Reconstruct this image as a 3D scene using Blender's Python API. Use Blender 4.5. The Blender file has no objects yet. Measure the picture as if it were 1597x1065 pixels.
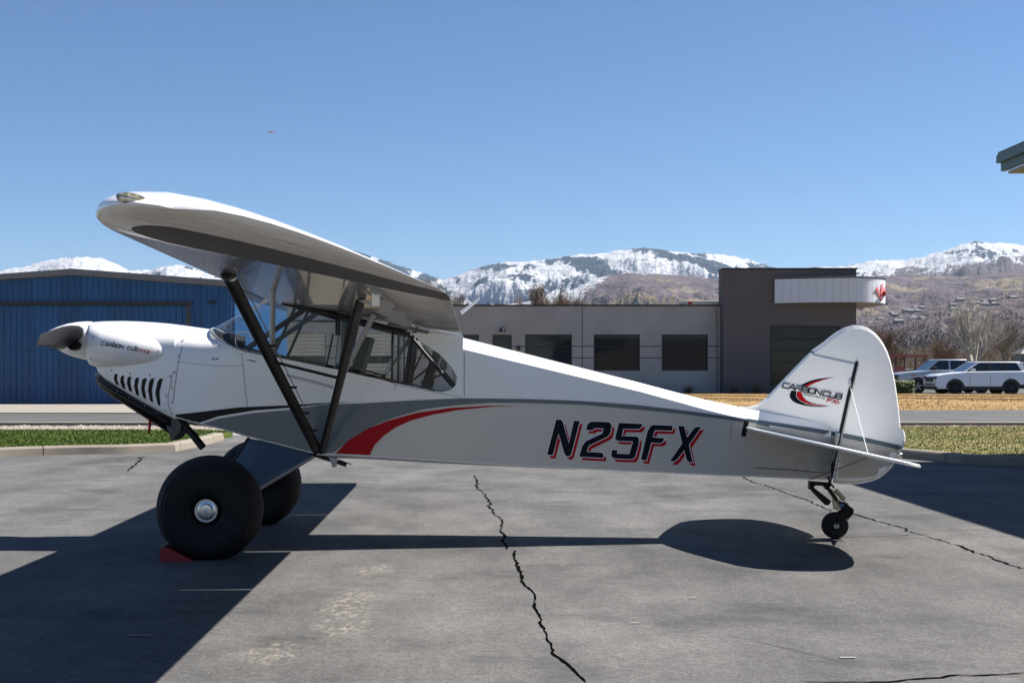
import bpy, bmesh, math, random
import numpy as np
from mathutils import Vector, Matrix
from mathutils.bvhtree import BVHTree
R = math.radians
random.seed(7)
rng = np.random.default_rng(7)
scene = bpy.context.scene
COL = scene.collection
# ------------------------------------------------------------------ camera, sky, sun, exposure
F, CX, CY, H = 1957.0, 742.0, 575.0, 1.38      # focal length and vanishing point measured on the photograph (1597 x 1065)
cam = bpy.data.cameras.new('camera')
cam.sensor_width = 36.0; cam.sensor_fit = 'HORIZONTAL'; cam.lens = F/1597*36
cam.shift_x = (798.5-CX)/1597; cam.shift_y = (CY-532.5)/1597
cam.clip_start = 0.1; cam.clip_end = 60000
camo = bpy.data.objects.new('camera', cam); COL.objects.link(camo)
camo.location = (0, 0, H); camo.rotation_euler = (R(90), 0, 0)
scene.camera = camo
SUN = Vector((0.77, 0.20, 1.0)).normalized()
el = math.asin(SUN.z); az = math.atan2(SUN.x, SUN.y)
w = bpy.data.worlds.new('World'); scene.world = w; w.use_nodes = True
nt = w.node_tree
sky = nt.nodes.new('ShaderNodeTexSky'); sky.sky_type = 'NISHITA'; sky.sun_disc = False
sky.sun_elevation = el; sky.sun_rotation = az
sky.altitude = 1400; sky.air_density = 1.0; sky.dust_density = 0.0; sky.ozone_density = 8.0
nt.links.new(sky.outputs[0], nt.nodes['Background'].inputs[0])
nt.nodes['Background'].inputs[1].default_value = 0.056
sl = bpy.data.lights.new('sun', 'SUN'); sl.energy = 5.0; sl.angle = R(0.5); sl.color = (1.0, 0.95, 0.88)
so = bpy.data.objects.new('sun', sl); COL.objects.link(so)
so.rotation_euler = SUN.to_track_quat('Z', 'Y').to_euler()
scene.view_settings.view_transform = 'Standard'; scene.view_settings.look = 'None'
scene.view_settings.exposure = 1.1; scene.view_settings.gamma = 1.0
scene.cycles.max_bounces = 8; scene.cycles.transparent_max_bounces = 12

# ------------------------------------------------------------------ helpers
def W(px, py, Y):
    """point at depth Y that the photograph shows at px, py"""
    return Vector(((px-CX)*Y/F, Y, H+(CY-py)*Y/F))
def lerp(a, b, t): return a+(b-a)*t
def interp(x, xs, ys): return float(np.interp(x, xs, ys))

class MB:
    def __init__(s): s.v=[]; s.f=[]; s.m=[]
    def add(s, vs, fs, mi=0):
        o=len(s.v); s.v += [tuple(v) for v in vs]; s.f += [tuple(i+o for i in f) for f in fs]; s.m += [mi]*len(fs); return s
    def box(s, x0, x1, y0, y1, z0, z1, mi=0):
        return s.add([(x0,y0,z0),(x1,y0,z0),(x1,y1,z0),(x0,y1,z0),(x0,y0,z1),(x1,y0,z1),(x1,y1,z1),(x0,y1,z1)],
                     [(0,3,2,1),(4,5,6,7),(0,1,5,4),(1,2,6,5),(2,3,7,6),(3,0,4,7)], mi)
    def tube(s, pts, rad, n=8, mi=0, major=None, ratio=1.0, cap=True):
        pts=[Vector(p) for p in pts]; rad = rad if isinstance(rad,(list,tuple)) else [rad]*len(pts)
        rings=[]; prev=None
        for i,p in enumerate(pts):
            d=(pts[min(i+1,len(pts)-1)]-pts[max(i-1,0)]).normalized()
            if major is not None: a=Vector(major)
            elif prev is not None: a=prev
            else: a=Vector((0,0,1)) if abs(d.z)<.9 else Vector((1,0,0))
            a=(a-d*a.dot(d)).normalized(); prev=a; b=d.cross(a)
            rings.append([p+a*(math.cos(2*math.pi*k/n)*rad[i])+b*(math.sin(2*math.pi*k/n)*rad[i]*ratio) for k in range(n)])
        return s.loft(rings, cap, cap, mi)
    def loft(s, rings, cap0=True, cap1=True, mi=0, closed=True):
        n=len(rings[0]); vs=[p for r in rings for p in r]; fs=[]
        for i in range(len(rings)-1):
            for k in range(n if closed else n-1):
                k2=(k+1)%n; fs.append((i*n+k, i*n+k2, (i+1)*n+k2, (i+1)*n+k))
        if cap0: fs.append(tuple(reversed(range(n))))
        if cap1: fs.append(tuple((len(rings)-1)*n+k for k in range(n)))
        return s.add(vs, fs, mi)
    def lathe(s, prof, c, axis='y', n=32, mi=0):
        rings=[]
        for r,h in prof:
            ring=[]
            for k in range(n):
                a=2*math.pi*k/n; u=math.cos(a)*r; v=math.sin(a)*r
                p={'y':(u,h,v),'x':(h,u,v),'z':(u,v,h)}[axis]
                ring.append((c[0]+p[0],c[1]+p[1],c[2]+p[2]))
            rings.append(ring)
        return s.loft(rings, True, True, mi)
    def prism(s, poly, y0, y1, mi=0):
        """poly of (x, z) extruded along y"""
        n=len(poly); vs=[(x,y0,z) for x,z in poly]+[(x,y1,z) for x,z in poly]
        fs=[tuple(range(n)), tuple(reversed(range(n,2*n)))]+[(k,k+n,(k+1)%n+n,(k+1)%n) for k in range(n)]
        return s.add(vs, fs, mi)
    def slab(s, poly, z0, z1, mi=0):
        n=len(poly); vs=[(x,y,z0) for x,y in poly]+[(x,y,z1) for x,y in poly]
        fs=[tuple(reversed(range(n))), tuple(range(n,2*n))]+[(k,(k+1)%n,(k+1)%n+n,k+n) for k in range(n)]
        return s.add(vs, fs, mi)
    def build(s, name, mats, parent=None, smooth=None, origin=None, fix=True, bevel=0):
        me=bpy.data.meshes.new(name)
        o=origin if origin is not None else (ORIG.get(parent.name,(0,0,0)) if parent is not None else (0,0,0))
        me.from_pydata([(x-o[0],y-o[1],z-o[2]) for x,y,z in s.v], [], s.f)
        for m in (mats if isinstance(mats,(list,tuple)) else [mats]): me.materials.append(m)
        me.polygons.foreach_set('material_index', s.m)
        if fix:
            bm=bmesh.new(); bm.from_mesh(me); bmesh.ops.recalc_face_normals(bm, faces=bm.faces); bm.to_mesh(me); bm.free()
        if smooth:
            me.polygons.foreach_set('use_smooth', [True]*len(me.polygons)); me.set_sharp_from_angle(angle=R(smooth))
        me.update()
        ob=bpy.data.objects.new(name, me); COL.objects.link(ob)
        if parent is not None: ob.parent=parent; ORIG[ob.name]=o
        if bevel:
            b=ob.modifiers.new('bevel','BEVEL'); b.width=bevel; b.segments=2; b.limit_method='ANGLE'
        return ob
ORIG={}
def thing(name, label, cat, loc=(0,0,0), rz=0, group=None, local=False):
    o=bpy.data.objects.new(name, None); COL.objects.link(o); o.location=loc; o.rotation_euler=(0,0,rz); o.empty_display_size=.2
    ORIG[o.name]=(0,0,0) if local else tuple(loc)
    return tag(o,label,cat,group)
def tag(o, label=None, cat=None, group=None, kind=None):
    if label: o['label']=label
    if cat: o['category']=cat
    if group: o['group']=group
    if kind: o['kind']=kind
    return o

# ------------------------------------------------------------------ materials
class N:
    def __init__(s, mat): s.t=mat.node_tree; s.b=s.t.nodes['Principled BSDF']; s.out=s.t.nodes['Material Output']
    def n(s, typ, **k):
        nd=s.t.nodes.new(typ)
        for a,b in k.items():
            if a.startswith('i_'): nd.inputs[int(a[2:]) if a[2:].isdigit() else a[2:]].default_value=b
            else: setattr(nd,a,b)
        return nd
    def l(s,a,b): s.t.links.new(a,b)
    def pos(s, scale=(1,1,1), rot=(0,0,0)):
        g=s.n('ShaderNodeNewGeometry'); m=s.n('ShaderNodeMapping'); m.inputs['Scale'].default_value=scale; m.inputs['Rotation'].default_value=rot
        s.l(g.outputs['Position'],m.inputs['Vector']); return m.outputs[0]
    def obj(s, scale=(1,1,1)):
        g=s.n('ShaderNodeTexCoord'); m=s.n('ShaderNodeMapping'); m.inputs['Scale'].default_value=scale
        s.l(g.outputs['Object'],m.inputs['Vector']); return m.outputs[0]
    def noise(s, vec, scale, detail=4, rough=.55, out='Fac'):
        t=s.n('ShaderNodeTexNoise'); t.inputs['Scale'].default_value=scale; t.inputs['Detail'].default_value=detail; t.inputs['Roughness'].default_value=rough
        s.l(vec,t.inputs['Vector']); return t.outputs[out]
    def ramp(s, fac, stops):
        r=s.n('ShaderNodeValToRGB'); e=r.color_ramp.elements
        while len(e)<len(stops): e.new(.5)
        for k,(p,c) in enumerate(stops): e[k].position=p; e[k].color=(c if isinstance(c,tuple) else (c,c,c))+((1,) if not (isinstance(c,tuple) and len(c)==4) else ())
        s.l(fac,r.inputs[0]); return r.outputs[0]
    def mix(s, fac, a, b, mode='MIX'):
        m=s.n('ShaderNodeMix', data_type='RGBA', blend_type=mode)
        for v,i in ((fac,0),(a,6),(b,7)):
            if isinstance(v,(int,float)): m.inputs[i].default_value=v
            elif isinstance(v,tuple): m.inputs[i].default_value=v+(1,) if len(v)==3 else v
            else: s.l(v,m.inputs[i])
        return m.outputs[2]
    def math(s, op, a, b=None, clamp=False):
        m=s.n('ShaderNodeMath', operation=op); m.use_clamp=clamp
        for k,v in ((0,a),(1,b)):
            if v is None: continue
            if isinstance(v,(int,float)): m.inputs[k].default_value=v
            else: s.l(v,m.inputs[k])
        return m.outputs[0]
    def bump(s, h, strength=.3, dist=.01):
        b=s.n('ShaderNodeBump'); b.inputs['Strength'].default_value=strength; b.inputs['Distance'].default_value=dist
        s.l(h,b.inputs['Height']); s.l(b.outputs[0],s.b.inputs['Normal']); return b
def newmat(name):
    m=bpy.data.materials.new(name); m.use_nodes=True; return m
def mat(name, col, rough=.5, metal=0., coat=0., vary=.12, scale=6., bump=0., bdist=.01, spec=.5, rvary=0.):
    m=newmat(name); g=N(m); b=g.b
    b.inputs['Roughness'].default_value=rough; b.inputs['Metallic'].default_value=metal; b.inputs['Coat Weight'].default_value=coat
    b.inputs['Coat Roughness'].default_value=.06; b.inputs['Specular IOR Level'].default_value=spec
    v=g.pos(); n=g.noise(v,scale,5)
    c=tuple(col)
    g.l(g.mix(n, tuple(x*(1-vary) for x in c), tuple(min(1,x*(1+vary)) for x in c)), b.inputs['Base Color'])
    if bump: g.bump(g.noise(v,scale*6,4), bump, bdist)
    if rvary: g.l(g.ramp(n,[(.3,max(0,rough-rvary)),(.7,min(1,rough+rvary))]), b.inputs['Roughness'])
    return m
M={}
M['white']=mat('white_gloss_paint',(.86,.86,.85),.22,coat=.6,vary=.02,scale=3)
M['silver']=mat('silver_metallic_paint',(.47,.45,.42),.33,metal=.35,coat=.3,vary=.03)
M['slate']=mat('slate_stripe_paint',(.085,.115,.135),.3,coat=.25,vary=.04)
M['black']=mat('black_gloss_paint',(.004,.004,.005),.35,vary=.1,spec=.2)
M['red']=mat('red_paint',(.42,.002,.010),.4,vary=.04,spec=.15)
M['ink']=mat('navy_black_decal',(.004,.006,.012),.45,vary=.05,spec=.12)
M['strut']=mat('black_strut',(.007,.007,.008),.42,vary=.2,rvary=.08,spec=.3)
for _m,_s in (('white',.10),('silver',.16)):
    g=N(M[_m]); g.bump(g.noise(g.pos((1,1,1.6)),1.7,3,.5),_s,.03)
M['carbon']=mat('carbon_grey',(.055,.056,.06),.36,vary=.25,scale=14,rvary=.1)
M['tube']=mat('dark_tube',(.012,.014,.018),.4)
M['grey']=mat('grey_metal',(.33,.33,.33),.38,metal=.3,vary=.1)
M['steel']=mat('bright_metal',(.62,.63,.64),.25,metal=1,vary=.1)
M['brass']=mat('cadmium_metal',(.45,.40,.27),.38,metal=.7)
M['rubber']=mat('tyre_rubber',(.009,.009,.010),.75,vary=.4,scale=9,bump=.15,bdist=.004,rvary=.1,spec=.35)
M['gear']=mat('blue_grey_gear_cover',(.06,.105,.16),.32,coat=.35,vary=.06)
M['dark']=mat('dark_interior',(.02,.02,.022),.7,bump=.2)
M['screw']=mat('screw_metal',(.12,.12,.13),.4,metal=.6)
M['seam']=mat('panel_gap',(.06,.06,.065),.6)
def glassmat(name, tint, refl=1.0):
    m=newmat(name); g=N(m); g.t.nodes.remove(g.b)
    tr=g.n('ShaderNodeBsdfTransparent'); tr.inputs[0].default_value=tint+(1,)
    gl=g.n('ShaderNodeBsdfGlossy'); gl.inputs['Roughness'].default_value=.015
    fr=g.n('ShaderNodeFresnel'); fr.inputs[0].default_value=1.45
    mx=g.n('ShaderNodeMixShader'); g.l(g.math('MULTIPLY',fr.outputs[0],refl,True),mx.inputs[0]); g.l(tr.outputs[0],mx.inputs[1]); g.l(gl.outputs[0],mx.inputs[2]); g.l(mx.outputs[0],g.out.inputs[0])
    return m
M['lexan']=glassmat('clear_window_plastic',(.90,.92,.93),.75)
def darkglass():
    m=newmat('dark_building_glass'); g=N(m); g.b.inputs['Base Color'].default_value=(.012,.016,.022,1); g.b.inputs['Roughness'].default_value=.04
    g.b.inputs['Specular IOR Level'].default_value=.38
    g.bump(g.noise(g.pos(),.5,2),.04,.05); return m
M['bglass']=darkglass()
M['tglass']=mat('entrance_glass',(.022,.022,.02),.05,vary=.5,scale=.4,spec=.3)

# wing underside: tip white greyed to carry its shade, a dark grey round-ended band, silver inboard, film slightly wavy
def underside():
    m=newmat('wing_underside_film'); g=N(m); b=g.b
    p=g.pos(); 
    def sdf(cx,cy,bx,by,r):
        v=g.n('ShaderNodeVectorMath',operation='SUBTRACT'); g.l(p,v.inputs[0]); v.inputs[1].default_value=(cx,cy,0)
        v0=g.n('ShaderNodeVectorMath',operation='MULTIPLY'); g.l(v.outputs[0],v0.inputs[0]); v0.inputs[1].default_value=(1,1,0)
        a=g.n('ShaderNodeVectorMath',operation='ABSOLUTE'); g.l(v0.outputs[0],a.inputs[0])
        d=g.n('ShaderNodeVectorMath',operation='SUBTRACT'); g.l(a.outputs[0],d.inputs[0]); d.inputs[1].default_value=(bx-r,by-r,0)
        x=g.n('ShaderNodeVectorMath',operation='MAXIMUM'); g.l(d.outputs[0],x.inputs[0]); x.inputs[1].default_value=(0,0,0)
        l=g.n('ShaderNodeVectorMath',operation='LENGTH'); g.l(x.outputs[0],l.inputs[0])
        return g.math('LESS_THAN',l.outputs['Value'],r)
    band=sdf(-.46,5.36,1.0,.27,.265)
    sep=g.n('ShaderNodeSeparateXYZ'); g.l(p,sep.inputs[0])
    inb=g.math('GREATER_THAN',sep.outputs[1],5.56)
    st=g.noise(g.pos((.7,7,.7)),3,5,.6)
    silver=g.mix(st,(.34,.33,.31),(.60,.58,.545))
    ry_=g.math('ABSOLUTE',g.math('SUBTRACT',g.math('FRACT',g.math('DIVIDE',sep.outputs[1],.31)),.5)); silver=g.mix(g.math('MULTIPLY',g.math('LESS_THAN',ry_,.035),.5),silver,(.16,.155,.15))
    ptc=g.noise(g.pos((2.5,1,1)),7,4,.7); silver=g.mix(g.math('MULTIPLY',g.ramp(ptc,[(.62,0.),(.68,1.)]),.5),silver,(.08,.075,.07))
    c=g.mix(inb,(.54,.525,.50),silver); c=g.mix(band,c,(.085,.081,.081))
    g.l(c,b.inputs['Base Color'])
    nb=g.math('SUBTRACT',1.0,band); g.l(g.math('MULTIPLY',g.math('MULTIPLY',inb,.8),nb),b.inputs['Metallic'])
    g.l(g.math('ADD',g.math('MULTIPLY',band,.3),g.math('SUBTRACT',.28,g.math('MULTIPLY',inb,.15))),b.inputs['Roughness'])
    g.l(g.math('MULTIPLY',nb,.3),b.inputs['Coat Weight']); g.l(g.math('ADD',.12,g.math('MULTIPLY',nb,.38)),b.inputs['Specular IOR Level'])
    g.bump(g.noise(g.pos((1.6,9,1)),2.6,5,.65),.9,.02)
    return m
M['under']=underside()

# ------------------------------------------------------------------ ground
def asphalt(name, lo, hi, detail=True):
    m=newmat(name); g=N(m); b=g.b; p=g.pos()
    big=g.noise(p,.22,6,.6); mid=g.noise(g.pos((1.,.45,1),(0,0,.35)),1.3,6,.65); fine=g.noise(p,48,4,.75); grit=g.noise(p,150,3,.85)
    c=g.ramp(g.math('ADD',g.math('MULTIPLY',big,.5),g.math('MULTIPLY',mid,.5)),[(.38,tuple(x*lo for x in (1,.985,.97))),(.64,tuple(x*hi for x in (1,.975,.945)))])
    c=g.mix(.7,c,g.ramp(fine,[(.3,.5),(.7,1.45)]),'MULTIPLY')
    c=g.mix(.7,c,g.ramp(grit,[(.3,.45),(.5,1.0),(.72,1.75)]),'MULTIPLY')
    med=g.noise(p,18,5,.75); c=g.mix(.6,c,g.ramp(med,[(.3,.6),(.5,1.0),(.7,1.45)]),'MULTIPLY')
    vo=g.n('ShaderNodeTexVoronoi'); vo.inputs['Scale'].default_value=42; g.l(p,vo.inputs['Vector']); c=g.mix(g.math('MULTIPLY',g.math('LESS_THAN',vo.outputs['Distance'],.16),.35),c,(.30,.28,.26))
    if detail:
        # swept sealer strokes
        wv=g.n('ShaderNodeTexWave'); wv.inputs['Scale'].default_value=1.1; wv.inputs['Distortion'].default_value=9; wv.inputs['Detail'].default_value=4; wv.inputs['Detail Scale'].default_value=.7
        g.l(g.pos((.35,1,1),(0,0,.5)),wv.inputs[0])
        c=g.mix(.10,c,g.ramp(wv.outputs[1],[(.2,.72),(.8,1.2)]),'MULTIPLY')
        # dark drag marks
        dk=g.noise(g.pos((.7,1.2,1),(0,0,.6)),1.1,8,.72)
        c=g.mix(g.ramp(dk,[(.52,0.),(.68,.6)]),c,tuple(x*lo*.55 for x in (1,1,1.02)))
        # worn pale patches
        sc=g.noise(g.pos((1,.5,1)),5.5,9,.78); zone=g.noise(p,.33,3,.5)
        k=g.math('MULTIPLY',g.ramp(sc,[(.56,0.),(.62,1.)]),g.ramp(zone,[(.55,0.),(.66,1.)]))
        c=g.mix(g.math('MULTIPLY',k,.5),c,(.25,.22,.19))
        # two worn streaks left of the long crack
        sx=g.n('ShaderNodeSeparateXYZ'); g.l(p,sx.inputs[0])
        def blob(x,y,rx,ry):
            a=g.math('DIVIDE',g.math('SUBTRACT',sx.outputs[0],x),rx); d=g.math('DIVIDE',g.math('SUBTRACT',sx.outputs[1],y),ry)
            return g.math('SUBTRACT',1.0,g.math('ADD',g.math('MULTIPLY',a,a),g.math('MULTIPLY',d,d)),True)
        z=g.math('MAXIMUM',blob(-.72,7.1,.2,1.1),g.math('MAXIMUM',blob(-.72,8.65,.22,.3),blob(-.95,6.1,.22,.3)))
        z=g.math('MULTIPLY',z,g.ramp(g.noise(p,3.2,4,.7),[(.42,.15),(.58,1.)]))
        wear=g.noise(g.pos((1.6,1,1)),14,10,.85)
        kk=g.math('MULTIPLY',g.ramp(wear,[(.48,0.),(.60,1.)]),g.ramp(z,[(.0,0.),(.6,1.)]))
        c=g.mix(g.math('MULTIPLY',kk,.75),c,(.34,.295,.24))
    g.l(c,b.inputs['Base Color']); b.inputs['Roughness'].default_value=.88; b.inputs['Specular IOR Level'].default_value=.25
    g.bump(g.math('ADD',g.math('MULTIPLY',grit,.5),fine),.5,.006)
    return m
M['asphalt']=asphalt('worn_asphalt',.058,.150)
M['road']=asphalt('road_asphalt',.075,.105,False)
M['crack']=mat('crack_dark',(.004,.0035,.003),.95,vary=.4,scale=30,spec=.0)
M['concrete']=mat('pale_concrete',(.25,.225,.19),.9,vary=.12,scale=1.5,bump=.2)
M['kerb']=mat('kerb_concrete',(.225,.195,.155),.9,vary=.22,scale=5,bump=.35,bdist=.01)
M['soil']=mat('brown_soil',(.06,.045,.035),.95,vary=.3,scale=9,bump=.4)
M['stone']=mat('pale_gravel',(.26,.225,.19),.9,vary=.35,scale=7)
def turf(name, a, bcol, sc):
    m=newmat(name); g=N(m); n=g.noise(g.pos((.35,1,1)),sc,6,.7); f=g.noise(g.pos(),14,3)
    c=g.mix(g.ramp(n,[(.38,0.),(.62,1.)]),a,bcol); c=g.mix(.35,c,g.ramp(f,[(.3,.55),(.7,1.35)]),'MULTIPLY')
    g.l(c,g.b.inputs['Base Color']); g.b.inputs['Roughness'].default_value=.95; g.b.inputs['Specular IOR Level'].default_value=.15; g.bump(f,.6,.04); return m
M['green']=turf('spring_turf',(.055,.095,.016),(.12,.115,.035),1.1)
M['mixed']=turf('patchy_turf',(.085,.11,.03),(.25,.20,.09),.6)
M['dry']=turf('dormant_turf',(.33,.20,.085),(.26,.18,.075),.5)
M['plain']=turf('valley_ground',(.16,.13,.09),(.22,.18,.11),.02)

g_=MB(); g_.add([(-4000,-300,-.06),(4000,-300,-.06),(4000,3000,-.06),(-4000,3000,-.06)],[(0,1,2,3)])
tag(g_.build('ground',M['plain'],fix=False),kind='structure')
lot=MB(); lot.add([(-40,-30,0),(40,-30,0),(40,26.9,0),(-40,26.9,0)],[(0,1,2,3)])
lot=tag(lot.build('asphalt_lot',M['asphalt'],fix=False),kind='structure')
road=MB(); road.add([(-60,31.0,.0),(70,31.0,.0),(70,42.2,.0),(-60,42.2,.0)],[(0,1,2,3)])
tag(road.build('road',M['road'],fix=False),kind='structure')
ap=MB(); ap.box(-45,-5,38.6,49.3,-.05,.03)
tag(ap.build('concrete_apron',M['concrete']),kind='structure')
sb=MB(); sb.add([(-60,26.9,.004),(70,26.9,.004),(70,30.6,.004),(-60,30.6,.004)],[(0,1,2,3)])
tag(sb.build('soil_strip',M['soil'],fix=False),kind='structure')
# thin kerb along the near edge of the road
kb=MB(); kb.box(-60,70,30.75,31.0,-.05,.07); tag(kb.build('road_kerb',M['kerb'],bevel=.02),kind='structure')
# car park behind the dry lawn
cp=MB(); cp.add([(4,61.5,-.01),(90,61.5,-.01),(90,105,-.01),(4,105,-.01)],[(0,1,2,3)])
tag(cp.build('car_park',M['road'],fix=False),kind='structure')
ck=MB(); ck.box(22.4,60,61.2,61.45,-.05,.13); tag(ck.build('car_park_kerb',M['kerb'],bevel=.02),kind='structure')
# dry lawn: gently raised bank
def lawn(name, x0,x1,y0,y1,hgt,mt,nx=60,ny=14):
    vs=[];fs=[]
    for j in range(ny+1):
        for i in range(nx+1):
            t=j/ny; x=lerp(x0,x1,i/nx); y=lerp(y0,y1,t)
            z=hgt*min(1,t*5)*min(1,(1-t)*6+.0)+.02*math.sin(x*.7+y)*min(1,t*5)
            vs.append((x,y,z+.002))
    for j in range(ny):
        for i in range(nx): k=j*(nx+1)+i; fs.append((k,k+1,k+nx+2,k+nx+1))
    return tag(MB().add(vs,fs).build(name,mt,smooth=60,fix=False),kind='structure')
lawn('dry_lawn',-5,70,42.2,61.2,.22,M['dry'])

# unseen pale ground added behind the camera to bounce light onto the fuselage
na=MB(); na.add([(-40,-30,.004),(40,-30,.004),(40,3.2,.004),(-40,3.2,.004)],[(0,1,2,3)]); tag(na.build('bounce_ground',M['concrete'],fix=False),kind='structure')
# cracks in the asphalt
def crack(pts, w0, seed, jit=.03):
    rd=random.Random(seed); P=[Vector(((px-CX)*(H*F/(py-CY))/F, H*F/(py-CY),0)) for px,py in pts]
    out=[]
    for a,b in zip(P,P[1:]):
        n=max(2,int((b-a).length/.05))
        for k in range(n): out.append(a.lerp(b,k/n))
    out.append(P[-1]); L=[];Rr=[]; off=0; wv_=.6
    for i,p in enumerate(out):
        d=(out[min(i+1,len(out)-1)]-out[max(0,i-1)]).normalized(); nn=Vector((-d.y,d.x,0)); off=off*.85+rd.gauss(0,jit*.42)
        wv_=(wv_*.6+rd.uniform(.1,1.3)*.4); ww=w0*1.0*wv_*rd.uniform(.6,1.4)*(.3 if i in (0,len(out)-1) else 1)
        L.append(p+nn*(off+ww)); Rr.append(p+nn*(off-ww))
    n=len(out); vs=[(p.x,p.y,.004) for p in L+Rr]; fs=[(i,i+1,n+i+1,n+i) for i in range(n-1)]
    MB().add(vs,fs).build('crack',M['crack'],lot,fix=False)
crack([(739,741),(752,770),(768,795),(782,820),(788,843),(795,857)],.012,1,.022)
crack([(801,858),(806,880),(820,910),(838,950),(850,980),(866,1018),(888,1040),(908,1064)],.011,2,.014)
crack([(1150,742),(1200,758),(1262,782),(1300,798)],.010,3)
crack([(1318,798),(1400,822),(1450,838),(1520,862),(1600,888)],.012,4)
crack([(1300,838),(1370,837),(1460,834)],.006,5)
crack([(1250,1063),(1400,1062),(1480,1054),(1600,1049)],.010,6,.02)
crack([(1130,990),(1230,1012),(1330,1035)],.003,7,.02)
crack([(203,735),(215,722),(222,712)],.02,8)
# little paint flecks, the first a painted slit of light in the wing shadow
fl=MB()
for px,py,l in ((218,991,.14),(118,816,.28),(1080,933,.05),(990,972,.05),(1322,1026,.08),(500,733,.06)):
    Y=H*F/(py-CY); x=(px-CX)*Y/F; fl.add([(x-l/2,Y-.012,.005),(x+l/2,Y-.008,.005),(x+l*.45,Y+.014,.005),(x-l*.45,Y+.01,.005)],[(0,1,2,3)])
fl.build('fleck_and_light_slit',mat('fleck_and_slit_pale',(.26,.255,.245),.9,vary=.3,scale=40),lot,fix=False)

# islands with kerb stones
def gp(px,py,z=0): Y=(H-z)*F/(py-CY); return ((px-CX)*Y/F, Y)
def island(name, path, back, mt, kerbname):
    """path: kerb front line (left to right); stones of about 1.8 m, turf behind"""
    P=[Vector((x,y,0)) for x,y in path]; seg=[]; 
    pts=[P[0]]
    for a,b in zip(P,P[1:]):
        n=max(1,int((b-a).length/.3))
        for k in range(1,n+1): pts.append(a.lerp(b,k/n))
    nrm=[]
    for i in range(len(pts)):
        d=(pts[min(i+1,len(pts)-1)]-pts[max(0,i-1)]).normalized(); nrm.append(Vector((-d.y,d.x,0)))
    root=bpy.data.objects.new(kerbname,None); COL.objects.link(root); ORIG[root.name]=(0,0,0); tag(root,kind='structure')
    i=0
    while i<len(pts)-1:
        j=min(i+7,len(pts)-1); rings=[]
        for k in range(i,j+1):
            sh=.008 if k==i else (-.008 if k==j else 0); d=(pts[min(k+1,len(pts)-1)]-pts[max(0,k-1)]).normalized()
            p=pts[k]+d*sh; n=nrm[k]
            rings.append([(p.x,p.y,-.05),(p.x+n.x*.02,p.y+n.y*.02,.11),(p.x+n.x*.045,p.y+n.y*.045,.135),(p.x+n.x*.19,p.y+n.y*.19,.14),(p.x+n.x*.20,p.y+n.y*.20,-.05)])
        MB().loft(rings).build('kerb_stone',M['kerb'],root,smooth=35); i=j
    inner=[(p.x+n.x*.18,p.y+n.y*.18) for p,n in zip(pts,nrm)]
    poly=inner+back
    me=MB().slab(poly,-.04,.115); o=me.build(name,mt); tag(o,kind='structure'); return poly
lp=island('left_island_turf',[gp(*p) for p in ((-120,723),(-40,714),(35,711),(100,709),(186,707.5),(274,704),(318,695),(350,685.5))],[(-4.9,25.3),(-5.6,25.8),(-12,25.8),(-16,25.8)],M['green'],'left_island_kerb')
rp=island('right_island_turf',[gp(*p) for p in ((1180,694),(1290,704),(1406,714),(1498,723.5),(1597,727),(1720,730))],[(18,20),(18,27.6),(6.0,27.6),(5.0,25)],M['mixed'],'right_island_kerb')
gut=MB(); gut.add([(-60,25.9,.006),(70,25.9,.006),(70,27.0,.006),(-60,27.0,.006)],[(0,1,2,3)])
tag(gut.build('gutter',mat('grey_gutter',(.26,.25,.24),.9,vary=.15,scale=3),fix=False),kind='structure')

def inside(poly,x,y):
    c=False; n=len(poly)
    for i in range(n):
        x1,y1=poly[i]; x2,y2=poly[(i+1)%n]
        if (y1>y)!=(y2>y) and x<(x2-x1)*(y-y1)/(y2-y1)+x1: c=not c
    return c
def blades(name, pts, z, h, mats, seed, wid=.012):
    r=np.random.default_rng(seed); n=len(pts); P=np.array(pts); a=r.uniform(0,6.28,n); hh=h*r.uniform(.5,1.3,n); ln=r.uniform(0,.8,n)
    z0=z if np.ndim(z) else np.full(n,z)
    dx=np.cos(a)*wid; dy=np.sin(a)*wid; b=r.uniform(0,6.28,n)
    V=np.zeros((n,3,3)); V[:,0]=np.c_[P[:,0]-dx,P[:,1]-dy,z0]; V[:,1]=np.c_[P[:,0]+dx,P[:,1]+dy,z0]; V[:,2]=np.c_[P[:,0]+np.cos(b)*hh*ln,P[:,1]+np.sin(b)*hh*ln,z0+hh]
    me=bpy.data.meshes.new(name); me.vertices.add(3*n); me.vertices.foreach_set('co',V.ravel()); me.loops.add(3*n); me.loops.foreach_set('vertex_index',np.arange(3*n,dtype=np.int32))
    me.polygons.add(n); me.polygons.foreach_set('loop_start',np.arange(0,3*n,3,dtype=np.int32))
    for m in mats: me.materials.append(m)
    me.polygons.foreach_set('material_index',r.integers(0,len(mats),n).astype(np.int32)); me.update(calc_edges=True)
    o=bpy.data.objects.new(name,me); COL.objects.link(o); return o
bl=[mat('grass_blade_%d'%i,c,.8,vary=.3,scale=3,spec=.2) for i,c in enumerate(((.065,.12,.018),(.085,.145,.026),(.13,.14,.04),(.32,.25,.125)))]
dl=[mat('dry_blade_%d'%i,c,.85,vary=.3,scale=1.2,spec=.2) for i,c in enumerate(((.42,.29,.14),(.50,.36,.19),(.34,.245,.12)))]
def scatter(poly,n,x0,x1,y0,y1):
    o=[]
    while len(o)<n:
        x=random.uniform(x0,x1); y=random.uniform(y0,y1)
        if inside(poly,x,y): o.append((x,y))
    return o
tag(blades('left_island_grass',scatter(lp,32000,-11.5,-4.8,20,26),.113,.04,[bl[0],bl[0],bl[1],bl[2]],1),'short green grass on the kerbed island at left','grass',kind='stuff')
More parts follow.
